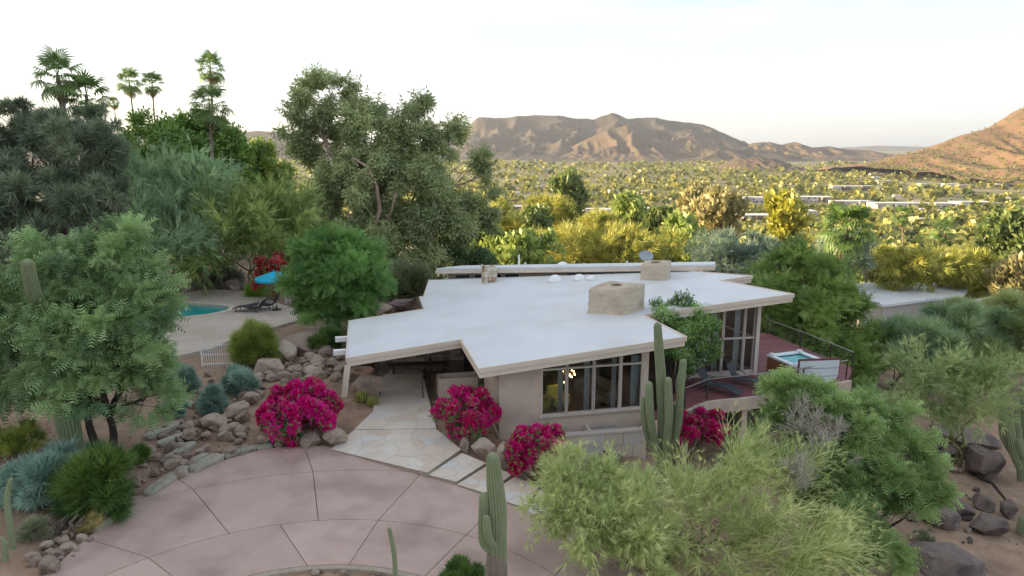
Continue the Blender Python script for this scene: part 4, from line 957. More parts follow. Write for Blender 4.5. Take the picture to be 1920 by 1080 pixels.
LEDGE = ['split slab at the driveway edge next to the dry cholla heap', 'split slab beyond the one beside the dry cholla heap', 'longest split slab below the dark green needle shrub', 'short split slab end to end with the longest one', 'thick split slab touching the driveway at the steps of slabs', 'lowest step of the split slab stair', 'second step of the split slab stair', 'third step of the split slab stair', 'topmost step of the split slab stair', 'split slab edging the driveway past the slab stair', 'split slab edging the driveway before the bougainvillea', 'last split slab beneath the big bougainvillea']
for i, (a, b, th) in enumerate([((168, 1002), (212, 976), .22), ((210, 974), (246, 955), .2), ((272, 935), (330, 896), .22), ((330, 893), (352, 880), .2), ((355, 890), (415, 862), .26), ((358, 872), (388, 858), .2), ((325, 858), (362, 836), .2), ((296, 838), (345, 818), .18), ((272, 826), (332, 800), .2), ((418, 862), (448, 850), .2), ((448, 852), (480, 842), .18), ((480, 846), (510, 838), .16)]):
    ledge(a, b, th, LEDGE[i], i)
# loose pebbles and chips on the bare soil: nobody could count them
rg0 = rngs(3); PB = []
for (x0, x1, y0, y1, n_) in ((-20, -9.5, 13, 30, 3800), (-14, -4, 27, 37, 2200), (8, 26, 15, 34, 3600), (-9, 0, 8, 16, 900), (-6, 2, 24, 27, 260)):
    xy = np.stack([rg0.uniform(x0, x1, n_), rg0.uniform(y0, y1, n_)], 1); a_ = np.degrees(np.arctan2(xy[:, 1] - CY, xy[:, 0] - CX)); rd = np.hypot(xy[:, 0] - CX, xy[:, 1] - CY); re_ = np.interp(a_, [e[0] for e in EDGE], [e[1] for e in EDGE])
    cl_ = fbm(xy[:, 0] * .9, xy[:, 1] * .9, 3); xy = xy[((rd > re_ + .05) | (rd < 5.05)) & (cl_ > .42 + .15 * rg0.random(n_))]; PB.append(xy)
PB = np.concatenate(PB); tv = np.array([(1, 0, 0), (-.9, .2, 0), (0, 1, .1), (.1, -1, 0), (0, .1, .8), (0, 0, -.5)]); tf = np.array([(0, 2, 4), (2, 1, 4), (1, 3, 4), (3, 0, 4), (2, 0, 5), (1, 2, 5), (3, 1, 5), (0, 3, 5)])
V, F = spray((tv, tf), np.stack([PB[:, 0], PB[:, 1], H(PB[:, 0], PB[:, 1]) - .01], 1), np.stack([rg0.normal(0, 1, len(PB)), rg0.normal(0, 1, len(PB)), rg0.normal(0, .15, len(PB))], 1), .018 + .06 * rg0.random(len(PB)) ** 3, rg0)
o = link('gravel', npmesh('gravel', V, F, np.repeat(rg0.random(len(PB)), len(tv))), mat('gravel_stone', (.17, .12, .09), (.46, .37, .28), 4, .9, tint=True)); tag(o, 'loose pebbles and stone chips strewn over the bare soil', 'gravel', kind='stuff')
# clay bowl on the boulder by the porch
p = U(682, 703, y=29.0); t = thing('clay_bowl', 'wide terracotta bowl set on the boulder by the porch column', 'bowl', p); 
MB().lathe([(.22, 0), (.34, .08), (.45, .2), (.47, .26), (.44, .26), (.40, .2), (.2, .06)], (0, 0, 0), 20).build('bowl', mat('terracotta', (.40, .24, .16), (.50, .33, .23), 4, .85, .2), t, smooth=True, world=False)
# ================================================================== cacti
def cactusmat():
    m = mat('saguaro_skin', (.15, .19, .09), (.20, .245, .125), 2.2, .8, .2, 12); t = m.node_tree; n = t.nodes; L = t.links.new
    at = n.new('ShaderNodeAttribute'); at.attribute_name = 'tint'; b = n['Principled BSDF']; src = b.inputs['Base Color'].links[0].from_socket
    mi = n.new('ShaderNodeMix'); mi.data_type = 'RGBA'; mi.inputs[7].default_value = (.40, .40, .27, 1); L(at.outputs['Fac'], mi.inputs[0]); L(src, mi.inputs[6]); L(mi.outputs[2], b.inputs['Base Color']); return m
M_cactus = cactusmat()
def ribbed(path, rads, ribs=18, depth=.12):
    """pleated column along a path: crests carry pale spines (tint)"""
    pts = [Vector(p) for p in path]
    # resample smoothly
    P = []; Rr = []
    for i in range(len(pts) - 1):
        p0, p1, p2, p3 = pts[max(i - 1, 0)], pts[i], pts[i + 1], pts[min(i + 2, len(pts) - 1)]
        for k in range(5):
            t = k / 5; P.append(.5 * ((2 * p1) + (p2 - p0) * t + (2 * p0 - 5 * p1 + 4 * p2 - p3) * t * t + (3 * p1 - p0 - 3 * p2 + p3) * t ** 3)); Rr.append(rads[i] + (rads[i + 1] - rads[i]) * t)
    P.append(pts[-1]); Rr.append(rads[-1])
    d = (P[-1] - P[-2]).normalized(); e = P[-1]; re = Rr[-1]
    for a in (22, 45, 65, 80, 89): P.append(e + d * re * 1.1 * math.sin(R(a))); Rr.append(re * math.cos(R(a)))
    n = ribs * 3; V = []; T = []; F = []; ref = Vector((1, .1, .05)).normalized()
    for i, p in enumerate(P):
        dd = (P[min(i + 1, len(P) - 1)] - P[max(i - 1, 0)]).normalized(); a = (ref - dd * ref.dot(dd)).normalized(); b = dd.cross(a); ref = a
        for k in range(n):
            th = 2 * math.pi * k / n; m = k % 3; rr = Rr[i] * (1 if m == 0 else 1 - depth)
            V.append(p + (a * math.cos(th) + b * math.sin(th)) * rr); T.append(.62 if m == 0 else .02)
    for i in range(len(P) - 1):
        for k in range(n): F.append((i * n + k, i * n + (k + 1) % n, (i + 1) * n + (k + 1) % n, (i + 1) * n + k))
    return npmesh('column', np.array([v[:] for v in V]), np.array(F), T)
M_cork = mat('corky_base', (.13, .10, .075), (.24, .19, .145), 5, .95, .6, 14, stretch=(1, 1, .2))
def saguaro(name, label, base, path, rads, arms=(), cork=0., ribs=18, cat='cactus', group=None):
    base = Vector(base); t = thing(name, label, cat, base, 0, group)
    link('trunk', ribbed(path, rads, ribs), M_cactus, t)
    for p, q in arms: link('arm', ribbed(p, q, 14), M_cactus, t)
    if cork: MB().lathe([(rads[0] * 1.03, -.1), (rads[0] * 1.06, cork * .5), (rads[0] * 1.12, cork * .9), (rads[0] * .9, cork)], (0, 0, 0), 22).build('corky_base', M_cork, t, world=False)
    return t
# island saguaro
b = U(930, 1000, y=12.2); b = Vector((b.x, b.y, hz(b.x, b.y)))
zt = U(924, 850, y=12.2).z - b.z; x_t = U(924, 850, y=12.2).x - b.x
def zz_(v, Y=12.2): return U(930, v, y=Y).z - b.z
saguaro('saguaro', 'tall pale green saguaro with two short left arms and corky brown foot', b, [(0.03, 0, -.1), (.03, 0, zz_(1040)), (.03, 0, zz_(960)), (-.02, 0, zz_(900)), (x_t, 0, zt - .12)], [.20, .185, .19, .165, .125],
    [([(-.1, -.02, zz_(1030)), (-.22, -.03, zz_(1015)), (-.235, -.03, zz_(985)), (-.22, -.03, zz_(932))], [.09, .115, .12, .105]), ([(0, -.15, zz_(1012)), (-.09, -.27, zz_(1003)), (-.15, -.29, zz_(985)), (-.175, -.29, zz_(958))], [.06, .075, .08, .07])], cork=zz_(1036))
# cluster in front of the deck
YS = 23.3; b = U(1240, 860, y=YS); b = Vector((b.x, b.y, hz(b.x, b.y)))
def sv(u, v, Y=YS): p = U(u, v, y=Y); return (p.x - b.x, p.y - b.y, p.z - b.z)
zb = -.15
saguaro('saguaro', 'many-armed grey-green saguaro cluster in front of the deck', b, [(0, 0, zb), sv(1243, 820), sv(1240, 720), sv(1236, 660), sv(1233, 612)], [.19, .195, .185, .17, .14],
    [([sv(1232, 850, 23.1), sv(1222, 800, 23.05), sv(1218, 760, 23.05), sv(1217, 722, 23.05)], [.12, .145, .15, .13]), ([sv(1225, 850, 23.3), sv(1212, 810, 23.3), sv(1208, 780, 23.3), sv(1208, 748, 23.3)], [.1, .12, .13, .11]),
     ([sv(1248, 850, 23.0), sv(1253, 800, 22.95), sv(1254, 760, 22.95), sv(1253, 714, 22.95)], [.12, .145, .15, .13]), ([sv(1262, 840, 23.2), sv(1272, 790, 23.2), sv(1276, 730, 23.2), sv(1281, 680, 23.2)], [.12, .14, .14, .13]), ([sv(1258, 830, 23.6), sv(1266, 790, 23.6), sv(1266, 760, 23.6)], [.09, .12, .11])])
# leaning one inside the mesquite
b = G(140, 862); b = Vector((b.x, b.y, hz(b.x, b.y)))
def sv(u, v, Y): p = U(u, v, y=Y); return (p.x - b.x, p.y - b.y, p.z - b.z)
saguaro('saguaro', 'leaning saguaro rising through the mesquite crown', b, [(0.02, 0, -.2), sv(128, 800, b.y), sv(108, 700, b.y), sv(80, 600, b.y), sv(62, 545, b.y - .6), sv(52, 497, b.y - .9)], [.34, .36, .34, .30, .21, .185], ribs=20)
# right edge
b = G(1912, 900); b = Vector((b.x + .1, b.y, hz(b.x, b.y)))
saguaro('saguaro', 'dark green saguaro with crowded arms at the edge of the dirt slope', b, [(0, 0, -.2), sv(1915, 860, b.y), sv(1922, 800, b.y), sv(1924, 720, b.y)], [.17, .2, .25, .22],
    [([sv(1912, 880, b.y - .2), sv(1900, 845, b.y - .3), sv(1892, 800, b.y - .3), sv(1888, 750, b.y - .3)], [.13, .22, .24, .2]), ([sv(1902, 860, b.y - .1), sv(1880, 820, b.y - .1), sv(1878, 780, b.y - .1), sv(1880, 762, b.y - .1)], [.08, .12, .13, .11]), ([sv(1918, 850, b.y - .3), sv(1908, 800, b.y), sv(1907, 750, b.y)], [.12, .15, .13]), ([sv(1918, 860, b.y - .4), sv(1911, 840, b.y - .5), sv(1910, 828, b.y - .5)], [.12, .16, .15])], ribs=16)
b = G(1916, 1000); b = Vector((b.x, b.y, hz(b.x, b.y))); saguaro('saguaro', 'short stubby young saguaro on the dirt slope', b, [(0, 0, -.1), (0, 0, .3), (-.02, 0, .62)], [.2, .23, .19])
for (u0, v0, u1, v1, Y, rr, lb) in ((20, 1090, 20, 900, 16.5, .075, 'thin pale columnar cactus stem at the edge of the dirt bank'), (733, 1090, 730, 992, 13.4, .055, 'thin dark spear-like cactus stem in the island'), (2, 1090, 4, 1010, 16., .07, 'short cactus stem beside the thin pale column on the bank'), (668, 1090, 668, 1072, 13.6, .02, 'tiny stub of cactus in the island')):
    p, q = U(u0, 1000, y=Y), U(u1, v1, y=Y); b = Vector((p.x + (u0 - 960) / FPX * 0, p.y, hz(p.x, p.y)))
    L = q.z - b.z; saguaro('columnar_cactus', lb, b, [(0, 0, -.1), (.02, 0, L * .4), (.06, 0, L * .75), (q.x - b.x, 0, L)], [rr, rr * 1.05, rr, rr * .8], ribs=8)
def barrel(u, v, w, lb):
    p = G(u, v); rr = w * mpp(p) / 2; t = thing('barrel_cactus', lb, 'cactus', p); n = 48; V = []; T = []; F = []
    prof = [(.75, -.1), (.95, .3), (1, .75), (.9, 1.2), (.65, 1.52), (.3, 1.66), (.02, 1.64)]
    for r_, z in prof:
        for k in range(n): m = k % 3; q = rr * r_ * (1 if m == 0 else .9); V.append((q * math.cos(2 * math.pi * k / n), q * math.sin(2 * math.pi * k / n), z * rr)); T.append(.8 if m == 0 else .1)
    for i in range(len(prof) - 1):
        for k in range(n): F.append((i * n + k, i * n + (k + 1) % n, (i + 1) * n + (k + 1) % n, (i + 1) * n + k))
    link('body', npmesh('body', V, F, T), mat('golden_barrel', (.10, .13, .03), (.36, .33, .09), 5, .8, tint=True), t)
barrel(679, 752, 26, 'golden barrel cactus against the grey boulder by the porch'); barrel(699, 760, 22, 'smaller golden barrel cactus close to the porch column')

# ================================================================== trees and shrubs
def gp(u, Y, v=400): p = U(u, v, y=Y); return Vector((p.x, p.y, hz(p.x, p.y)))
LM = leafmat
tree('mesquite_tree', 'wide feathery grey-green mesquite tree with black trunk beside the leaning saguaro', 'tree', G(202, 862), [lobe(*q) for q in ((210, 480, 23, 95, 50), (120, 500, 22.8, 75, 60), (80, 570, 22.3, 95, 75), (258, 550, 22.6, 68, 65), (190, 590, 21.9, 110, 85), (50, 680, 21.4, 85, 80), (190, 690, 21, 115, 75), (270, 650, 21.8, 60, 70), (285, 590, 22.8, 45, 45), (10, 600, 22, 70, 90), (300, 680, 22, 38, 45), (0, 750, 21, 40, 50), (270, 750, 21.2, 60, 30), (95, 640, 20.3, 50, 50), (130, 680, 20.2, 50, 35), (60, 580, 20.6, 30, 25))],
     23000, T_FINE, .36, LM('mesquite_leaf', (.065, .115, .05), (.22, .30, .135), .3), M_darkbark, .2, 11, per=20, sub=.27, up=-.15, wild=.5, out=.6, flat=.42, stems=2, fork=.45, wob=.12)
tree('tamarisk_tree', 'tall dark blue-grey feathery tree behind the mesquite', 'tree', gp(110, 39), [lobe(*q) for q in ((60, 310, 40, 95, 85), (20, 240, 42, 60, 45), (150, 310, 38, 65, 75), (100, 400, 36.5, 120, 65), (190, 290, 41, 38, 55), (10, 400, 35.5, 90, 80), (165, 240, 43, 45, 45), (205, 380, 37, 40, 50), (-60, 300, 40, 80, 100), (90, 250, 42, 50, 40), (10, 470, 33, 80, 60), (-20, 540, 30, 60, 60))],
     19000, T_TAM, .58, LM('tamarisk_leaf', (.06, .08, .048), (.165, .19, .115), .3), M_bark, .35, 12, per=11, sub=.21, up=-.1, wild=.8, out=.4, stems=3, twig=.8)
tree('ficus_tree', 'dense dark green broadleaf tree beneath the tallest palms', 'tree', gp(350, 63), [lobe(*q) for q in ((320, 262, 63, 62, 40), (275, 285, 62, 40, 45), (395, 272, 63, 55, 42), (345, 320, 61, 90, 50), (430, 320, 62, 50, 50), (300, 345, 61, 60, 50), (450, 350, 62, 40, 40))],
     8000, T_BROAD, .92, LM('ficus_leaf', (.035, .08, .018), (.13, .21, .04), .3), M_bark, .4, 13, per=6, sub=.26)
tree('broadleaf_tree', 'lighter yellow-green tree next to the dense dark tree', 'tree', gp(500, 68), [lobe(*q) for q in ((480, 315, 68, 32, 38), (510, 345, 68, 32, 40), (525, 330, 69, 20, 30), (480, 370, 68, 40, 35))], 3500, T_BROAD, .82, LM('yellowgreen_leaf', (.07, .12, .025), (.22, .27, .06), .4), M_bark, .25, 14, per=6, sub=.28)
_eu, _ = tree('eucalyptus_tree', 'huge drooping grey-green eucalyptus with peeling reddish trunk behind the house', 'tree', gp(705, 57), [lobe(*q) for q in ((588, 185, 58, 52, 45), (640, 175, 58, 30, 30), (560, 240, 58, 35, 40), (610, 270, 58, 50, 45), (690, 235, 57, 60, 45), (780, 225, 58, 45, 38), (830, 265, 58, 45, 38), (740, 290, 57, 60, 45), (680, 320, 55.5, 70, 50), (905, 330, 58, 28, 50), (890, 400, 58, 42, 45), (640, 360, 56, 60, 50), (780, 350, 56, 80, 55), (610, 410, 56, 45, 45), (690, 430, 54.5, 55, 45), (810, 420, 55, 75, 55), (740, 470, 54, 65, 45), (790, 500, 54, 45, 40), (860, 440, 56, 40, 35), (640, 440, 55, 40, 35))],
     27000, T_WILLOW, .73, LM('eucalyptus_leaf', (.115, .14, .06), (.28, .31, .15), .4), M_redbark, .5, 17, per=9, sub=.22, up=-1.1, out=.5, wild=.4, flat=1.15, stems=3, fork=.5, twig=.35, wob=.09)
for pth, rr_ in ((((700, 500), (694, 450), (712, 395), (706, 350), (688, 312), (660, 296)), .26), (((690, 520), (676, 455), (668, 420), (650, 398)), .2), (((712, 430), (735, 395), (742, 360)), .14)):
    MB().tube([U(u, v, y=53.8 - .25 * i) for i, (u, v) in enumerate(pth)], [rr_ * (1 - .14 * i) for i in range(len(pth))], 8).build('limb', M_redbark, _eu, smooth=True)
tree('acacia_tree', 'round bright green acacia beside the parasol', 'tree', G(622, 605), [lobe(*q) for q in ((630, 525, 37, 72, 62), (588, 492, 37.5, 40, 38), (680, 515, 37.2, 42, 52), (625, 475, 37.5, 60, 34), (610, 582, 36.3, 52, 22), (660, 560, 36.5, 45, 35), (588, 548, 36.8, 30, 32))], 11000, T_MESQ, .56, LM('acacia_leaf', (.045, .105, .028), (.15, .25, .075), .35), M_bark, .18, 18, per=18, sub=.26, up=-.1, wild=.6, out=.45, flat=.45, inner=.55, stems=2)
tree('acacia_tree', 'tall soft green tree beyond the deck railing', 'tree', gp(1520, 43), [lobe(*q) for q in ((1480, 510, 44, 60, 38), (1545, 530, 43, 60, 45), (1450, 560, 43, 50, 45), (1520, 600, 41.5, 80, 55), (1590, 610, 42, 55, 55), (1480, 640, 41, 55, 45), (1600, 670, 39.5, 65, 35), (1640, 650, 41, 50, 40), (1540, 680, 39.5, 70, 30))], 13000, T_MESQ, .64, LM('soft_green_leaf', (.065, .115, .03), (.21, .28, .08), .35), M_bark, .25, 19, per=11, sub=.27, up=.0, wild=.6, out=.45, flat=.45, inner=.5, stems=3)
tree('desert_tree', 'bright feathery green tree hanging over the dirt slope', 'tree', gp(1600, 19.5), [lobe(*q) for q in ((1490, 735, 22.5, 60, 28), (1540, 780, 21.5, 85, 45), (1640, 790, 21.5, 60, 45), (1690, 850, 20.5, 55, 45), (1620, 880, 20, 75, 60), (1540, 900, 19.6, 60, 60), (1700, 930, 19.8, 60, 38), (1610, 990, 18.6, 65, 55), (1650, 1050, 18, 50, 50), (1745, 920, 20, 40, 30), (1550, 840, 20.8, 70, 40))], 19000, T_FINE, .33, LM('feather_green_leaf', (.085, .135, .045), (.235, .31, .12), .35), M_darkbark, .14, 20, per=22, sub=.27, up=-.1, wild=.55, out=.5, flat=.42, inner=.5, stems=3, fork=.4)
# wispy palo verdes built of arching green branchlets
def wispy(label, base, lobes, ns, L, w, seed, lm, r0=.1, droop=.5, per=14, sub=.3, needles=10000, nsize=.3, nl=None, stems=5, name='palo_verde', dead=0):
    base = Vector(base); t = thing(name, label, 'tree', base); r = rngs(seed); cl = clumps(lobes, per, sub, seed, .3); c, s, li, d0 = cl
    def grow(n, L, w, dr, rr=1.):
        # plumes: strands fanning from shared branch tips
        npl = max(12, n // 26); ci = r.integers(0, len(c), npl); pd = nrm(.55 * d0[ci] + .35 * r.normal(0, 1, (npl, 3)) + nrm(c[ci] - np.array(base) + np.array([0, 0, .6])) + np.array([0, 0, .15])); pl_ = L * r.uniform(.5, 1.3, npl); pt_ = np.clip(.5 + .3 * r.normal(0, 1, npl), 0, 1)
        o_ = c[ci] + r.normal(0, .35, (npl, 3)) * s[ci][:, None] - pd * pl_[:, None] * .5
        q = r.integers(0, npl, n); t_ = r.random(n) ** .8; P = o_[q] + pd[q] * (pl_[q] * t_)[:, None] + r.normal(0, .05, (n, 3)) * pl_[q][:, None]; P[:, 2] -= (dr * .25 * pl_[q] * t_ ** 2)
        D = pd[q] + .38 * r.normal(0, 1, (n, 3)); V, F, pts, m = strands(P, D, pl_[q] * (.75 - .4 * t_) * r.uniform(.6, 1.3, n), np.full(n, w) * r.uniform(.6, 1.3, n), r, 3, dr, .2)
        tt = np.clip(pt_[q] + .12 * r.normal(0, 1, n), 0, 1); return V, F, np.repeat(tt, m), pts, tt
    V, F, T, pts, tt = grow(ns, L, w, droop); parts = [(V, F, T)]
    k = r.integers(0, ns, needles); j = r.integers(1, 4, needles); PP = np.stack(pts, 1)[k, j]; DD = np.stack(pts, 1)[k, j] - np.stack(pts, 1)[k, j - 1]; DD = nrm(DD) + .35 * r.normal(0, 1, DD.shape)
    V, F = spray(T_NEED, PP, DD, nsize * r.uniform(.6, 1.3, needles), r); parts.append((V, F, np.repeat(np.clip(tt[k] + .1 * r.normal(0, 1, needles), 0, 1), len(T_NEED[0]))))
    V, F, T = merge(parts); link('crown', npmesh('crown', V - np.array(base), F, T), lm, t)
    link('trunk', MBoff(limbs(base, lobes, cl, r0, seed, .4, .8, .12, stems), base), M_pvbark, t)
    if dead:
        V, F, T, _, _ = grow(dead, L * .8, w * .9, .1, .5); link('dry_twigs', npmesh('dry_twigs', V - np.array(base), F, T), leafmat('dry_twig', (.20, .17, .14), (.36, .32, .27), .1), t)
wispy('wispy blue-green palo verde in front of the dense dark tree', gp(310, 47), [lobe(*q) for q in ((285, 365, 49, 55, 35), (350, 380, 48.5, 60, 45), (260, 430, 47, 70, 50), (340, 450, 46.5, 70, 45), (390, 365, 49, 40, 35))], 8000, 3.0, .038, 45, LM('paloverde_blue', (.13, .20, .11), (.28, .36, .20), .4), .2, .35, 6, .3, 4000, .85, stems=4)
wispy('wispy olive palo verde behind the parasol', gp(470, 50), [lobe(*q) for q in ((430, 410, 50, 60, 50), (490, 425, 50, 65, 50), (540, 430, 51, 45, 45), (450, 465, 48.5, 90, 40), (560, 475, 50, 40, 35), (400, 475, 48, 60, 35))], 8000, 3.0, .038, 46, LM('paloverde_olive', (.12, .165, .055), (.30, .345, .13), .4), .2, .35, 6, .3, 4000, .85, stems=4)
LMW = LM('paloverde_green', (.20, .25, .095), (.43, .47, .215), .4)
wispy('sprawling wispy yellow-green palo verde in front of the saguaro cluster', gp(1330, 18.3), [lobe(*q) for q in ((1280, 925, 19.2, 60, 32), (1390, 895, 19.3, 70, 40), (1480, 910, 19.0, 65, 45), (1330, 970, 18.4, 90, 40), (1460, 985, 17.8, 90, 50), (1195, 960, 18.8, 55, 32), (1380, 1050, 17.2, 90, 45), (1510, 1060, 16.8, 75, 45), (1250, 1030, 17.5, 60, 35), (1400, 855, 19.8, 40, 28), (1560, 1020, 17.5, 40, 50))], 7600, 1.55, .0115, 41, LMW, .09, .5, 16, .3, 3500, .28, dead=0, stems=6)
wispy('low wispy palo verde arching over the driveway edge', gp(1120, 17.2), [lobe(*q) for q in ((1080, 905, 18, 60, 25), (1140, 930, 17.6, 60, 35), (1060, 940, 17.5, 45, 25), (1190, 970, 17, 50, 35), (1130, 1000, 16.6, 45, 35), (1210, 1040, 16.2, 55, 40))], 3600, 1.2, .011, 42, LM('paloverde_straw', (.19, .235, .09), (.42, .45, .21), .4), .06, .9, 14, .3, 4500, .32, stems=3)
wispy('dry grey twiggy shrub tangled among the palo verdes', gp(1480, 18.6), [lobe(*q) for q in ((1500, 900, 18.9, 45, 45), (1560, 840, 19.8, 40, 35), (1520, 800, 20.6, 40, 30))], 1800, .8, .011, 43, LM('grey_twig', (.19, .17, .14), (.36, .33, .28), .15), .05, .2, 16, .3, 800, .15, stems=3, name='dry_shrub')
wispy('slender green-barked palo verde growing between dark boulders', G(1800, 868), [lobe(*q) for q in ((1790, 740, 29, 70, 50), (1860, 720, 29.5, 65, 45), (1740, 700, 30.5, 60, 40), (1830, 780, 28.6, 45, 35), (1720, 760, 30, 45, 30))], 2600, 1.7, .015, 44, LM('paloverde_dusk', (.13, .18, .075), (.30, .34, .16), .35), .11, .5, 10, .35, 2500, .4, stems=2)
tree('desert_tree', 'soft grey-green brush filling the slope below the street sign', 'shrub', gp(1700, 40), [lobe(*q) for q in ((1690, 640, 41, 55, 40), (1740, 660, 39, 55, 40), (1780, 620, 44, 50, 40), (1690, 680, 39, 60, 25), (1830, 630, 44, 55, 40))], 8000, T_NEED, .85, LM('brush_leaf', (.10, .155, .075), (.22, .28, .145), .35), M_bark, .12, 21, per=12, sub=.24, up=.3, wild=.8, out=.4, stems=4)
tree('desert_tree', 'olive feathery brush along the far edge of the slope', 'shrub', gp(1880, 43), [lobe(*q) for q in ((1880, 610, 46, 50, 50), (1900, 660, 43, 60, 40), (1850, 680, 41, 50, 25), (1800, 600, 52, 30, 30))], 6500, T_NEED, .85, LM('brush_olive', (.10, .13, .05), (.25, .28, .12), .35), M_bark, .12, 22, per=12, sub=.24, up=.3, wild=.8, out=.4, stems=4)
# courtyard tree with white flowers
lb = [lobe(*q) for q in ((1255, 585, 30.3, 40, 24), (1300, 600, 30.5, 38, 28), (1285, 640, 30.2, 48, 30), (1255, 635, 30.0, 28, 28), (1320, 650, 30.6, 25, 28), (1300, 672, 30, 28, 18))]
t, cl = tree('courtyard_tree', 'small white-flowering tree growing up through the roof notch', 'tree', gp(1275, 30.2), lb, 4500, T_BROAD, .34, LM('courtyard_leaf', (.045, .095, .025), (.16, .25, .07), .3), M_bark, .1, 23, per=12, sub=.3, stems=2)
def blossoms(parent, lobes, cl, n, size, m, seed, zmin=-.2, name='blossoms', push=1.03, edge=.85):
    r = rngs(seed); c, s, li, d0 = cl; w = np.where(d0[:, 2] > zmin, s ** 2, s ** 2 * .12); idx = r.choice(len(c), n, p=w / w.sum())
    g = nrm(r.normal(0, 1, (n, 3)) + 1.1 * d0[idx] + np.array([0, -.25, .45])); P = c[idx] + g * s[idx][:, None] * r.uniform(edge, 1.12, n)[:, None] * push; D = g + .6 * r.normal(0, 1, (n, 3))
    V, F = spray(T_FLOWER, P, D, size * r.uniform(.6, 1.3, n), r); T = np.repeat(np.clip(.5 + .3 * r.normal(0, 1, len(c))[idx] + .18 * r.normal(0, 1, n), 0, 1), len(T_FLOWER[0]))
    link(name, npmesh(name, V - np.array(parent.location), F, T), m, parent)
M_wfl = LM('white_petal', (.55, .55, .48), (.78, .78, .72), .3); blossoms(t, lb, cl, 2600, .12, M_wfl, 5, .1)
# bougainvilleas
M_boug = LM('bougainvillea_leaf', (.03, .075, .02), (.10, .19, .05), .3); M_mag = LM('magenta_bract', (.35, .004, .085), (.52, .014, .175), .45)
def boug(label, base, lobes, n, nf, seed, ls=.22, fs=.17, zmin=-.2, fm=M_mag, per=30):
    t, cl = tree('bougainvillea', label, 'shrub', base, lobes, int(n * .55), T_BROAD, ls, M_boug, M_bark, .05, seed, per=per, sub=.26, stems=3, part='foliage', inner=.5)
    blossoms(t, lobes, cl, nf, fs * 1.15, fm, seed + 3, zmin); return t
boug('large magenta bougainvillea mound above the driveway bank', G(560, 832), [lobe(*q) for q in ((532, 770, 24.6, 40, 34), (582, 760, 24.8, 44, 38), (560, 788, 24.2, 54, 30), (608, 776, 24.8, 26, 30), (516, 788, 24.4, 22, 24))], 8000, 10000, 51, zmin=.0)
boug('round magenta bougainvillea in front of the porch trough', G(878, 822), [lobe(*q) for q in ((865, 765, 24.6, 38, 34), (895, 775, 24.7, 34, 36), (872, 790, 24.4, 38, 26))], 5000, 6500, 52, zmin=-.1)
boug('dense magenta bougainvillea ball beside the stone-faced wall', G(1005, 897), [lobe(*q) for q in ((985, 840, 22, 34, 32), (1025, 845, 22.1, 36, 36), (1005, 862, 21.8, 44, 32))], 5000, 8000, 53, zmin=-.35)
boug('crimson bougainvillea spilling out below the deck', gp(1312, 26.6), [lobe(*q) for q in ((1290, 792, 26.6, 26, 20), (1330, 798, 26.8, 28, 20), (1310, 815, 26.4, 36, 20))], 2600, 4500, 54, zmin=-.6)
M_red = LM('red_bract', (.22, .015, .03), (.42, .05, .07), .3)
boug('red bougainvillea behind the parasol', gp(508, 45.5), [lobe(*q) for q in ((505, 500, 45.5, 24, 20), (500, 535, 45, 22, 25), (525, 500, 46, 20, 18))], 2600, 1500, 55, .3, .24, -.2, M_red, 14)
boug('red flowering shrub at the far side of the pool', gp(372, 46), [lobe(*q) for q in ((360, 495, 46, 22, 12), (385, 505, 46, 20, 12))], 1500, 600, 56, .3, .22, -.2, M_red, 14)
rp_ = rngs(6); pts_ = []
for (x, y, n_) in ((*G(560, 842)[:2], 130), (*G(880, 835)[:2], 110), (*G(1000, 905)[:2], 110), (*G(830, 815)[:2], 40)):
    q = np.stack([x + rp_.normal(0, .75, n_), y + rp_.normal(-.2, .5, n_)], 1); pts_.append(q)
pts_ = np.concatenate(pts_); zz_p = H(pts_[:, 0], pts_[:, 1]); zz_p = np.maximum(zz_p, drive_z(pts_[:, 0]) + .055) + .01
V, F = spray((np.array([(0, 0, 0), (.5, .4, .1), (1, 0, 0), (.5, -.4, .1)]), np.array([(0, 1, 2), (0, 2, 3)])), np.stack([pts_[:, 0], pts_[:, 1], zz_p], 1), np.stack([rp_.normal(0, 1, len(pts_)), rp_.normal(0, 1, len(pts_)), rp_.uniform(0, .2, len(pts_))], 1), rp_.uniform(.025, .05, len(pts_)), rp_)
o = link('fallen_petals', npmesh('fallen_petals', V, F, np.repeat(rp_.random(len(pts_)), 4)), M_mag); tag(o, 'magenta petals fallen around the bougainvilleas', 'petals', kind='stuff')
# shrubs
def shrub(label, u, v, w, h, tm, size, n, lm, seed, up=.5, name='shrub', group=None, extra=()):
    b = G(u, v); k = mpp(b); rx, rz = w * k / 2, h * k / 2; ls = [(b.x, b.y + rx * .3, b.z + rz * .95, rx * .85, rx * .8, rz * .9), (b.x - rx * .4, b.y, b.z + rz * .7, rx * .55, rx * .5, rz * .65), (b.x + rx * .45, b.y, b.z + rz * .75, rx * .55, rx * .5, rz * .7)]
    return tree(name, label, 'shrub', b, ls, int(n * .42), tm, size * 1.38, lm, M_bark, .035, seed, per=22, sub=.3, up=up, wild=.45, stems=3, part='foliage', group=group, inner=.35)
M_blue = LM('brittlebush_leaf', (.10, .165, .13), (.23, .31, .25), .25); M_olive = LM('olive_shrub_leaf', (.075, .11, .025), (.24, .27, .07), .3); M_dgreen = LM('deep_green_leaf', (.03, .07, .018), (.11, .165, .04), .3)
shrub('silvery blue-green brittlebush mound above the bougainvillea bank', 449, 740, 62, 50, T_TAM, .22, 5000, M_blue, 61)
shrub('small blue-green bush beneath the mesquite edge', 397, 772, 52, 42, T_TAM, .2, 3000, M_blue, 62)
shrub('wide blue-grey brittlebush at the foot of the leaning saguaro', 85, 945, 150, 88, T_TAM, .26, 11000, M_blue, 63)
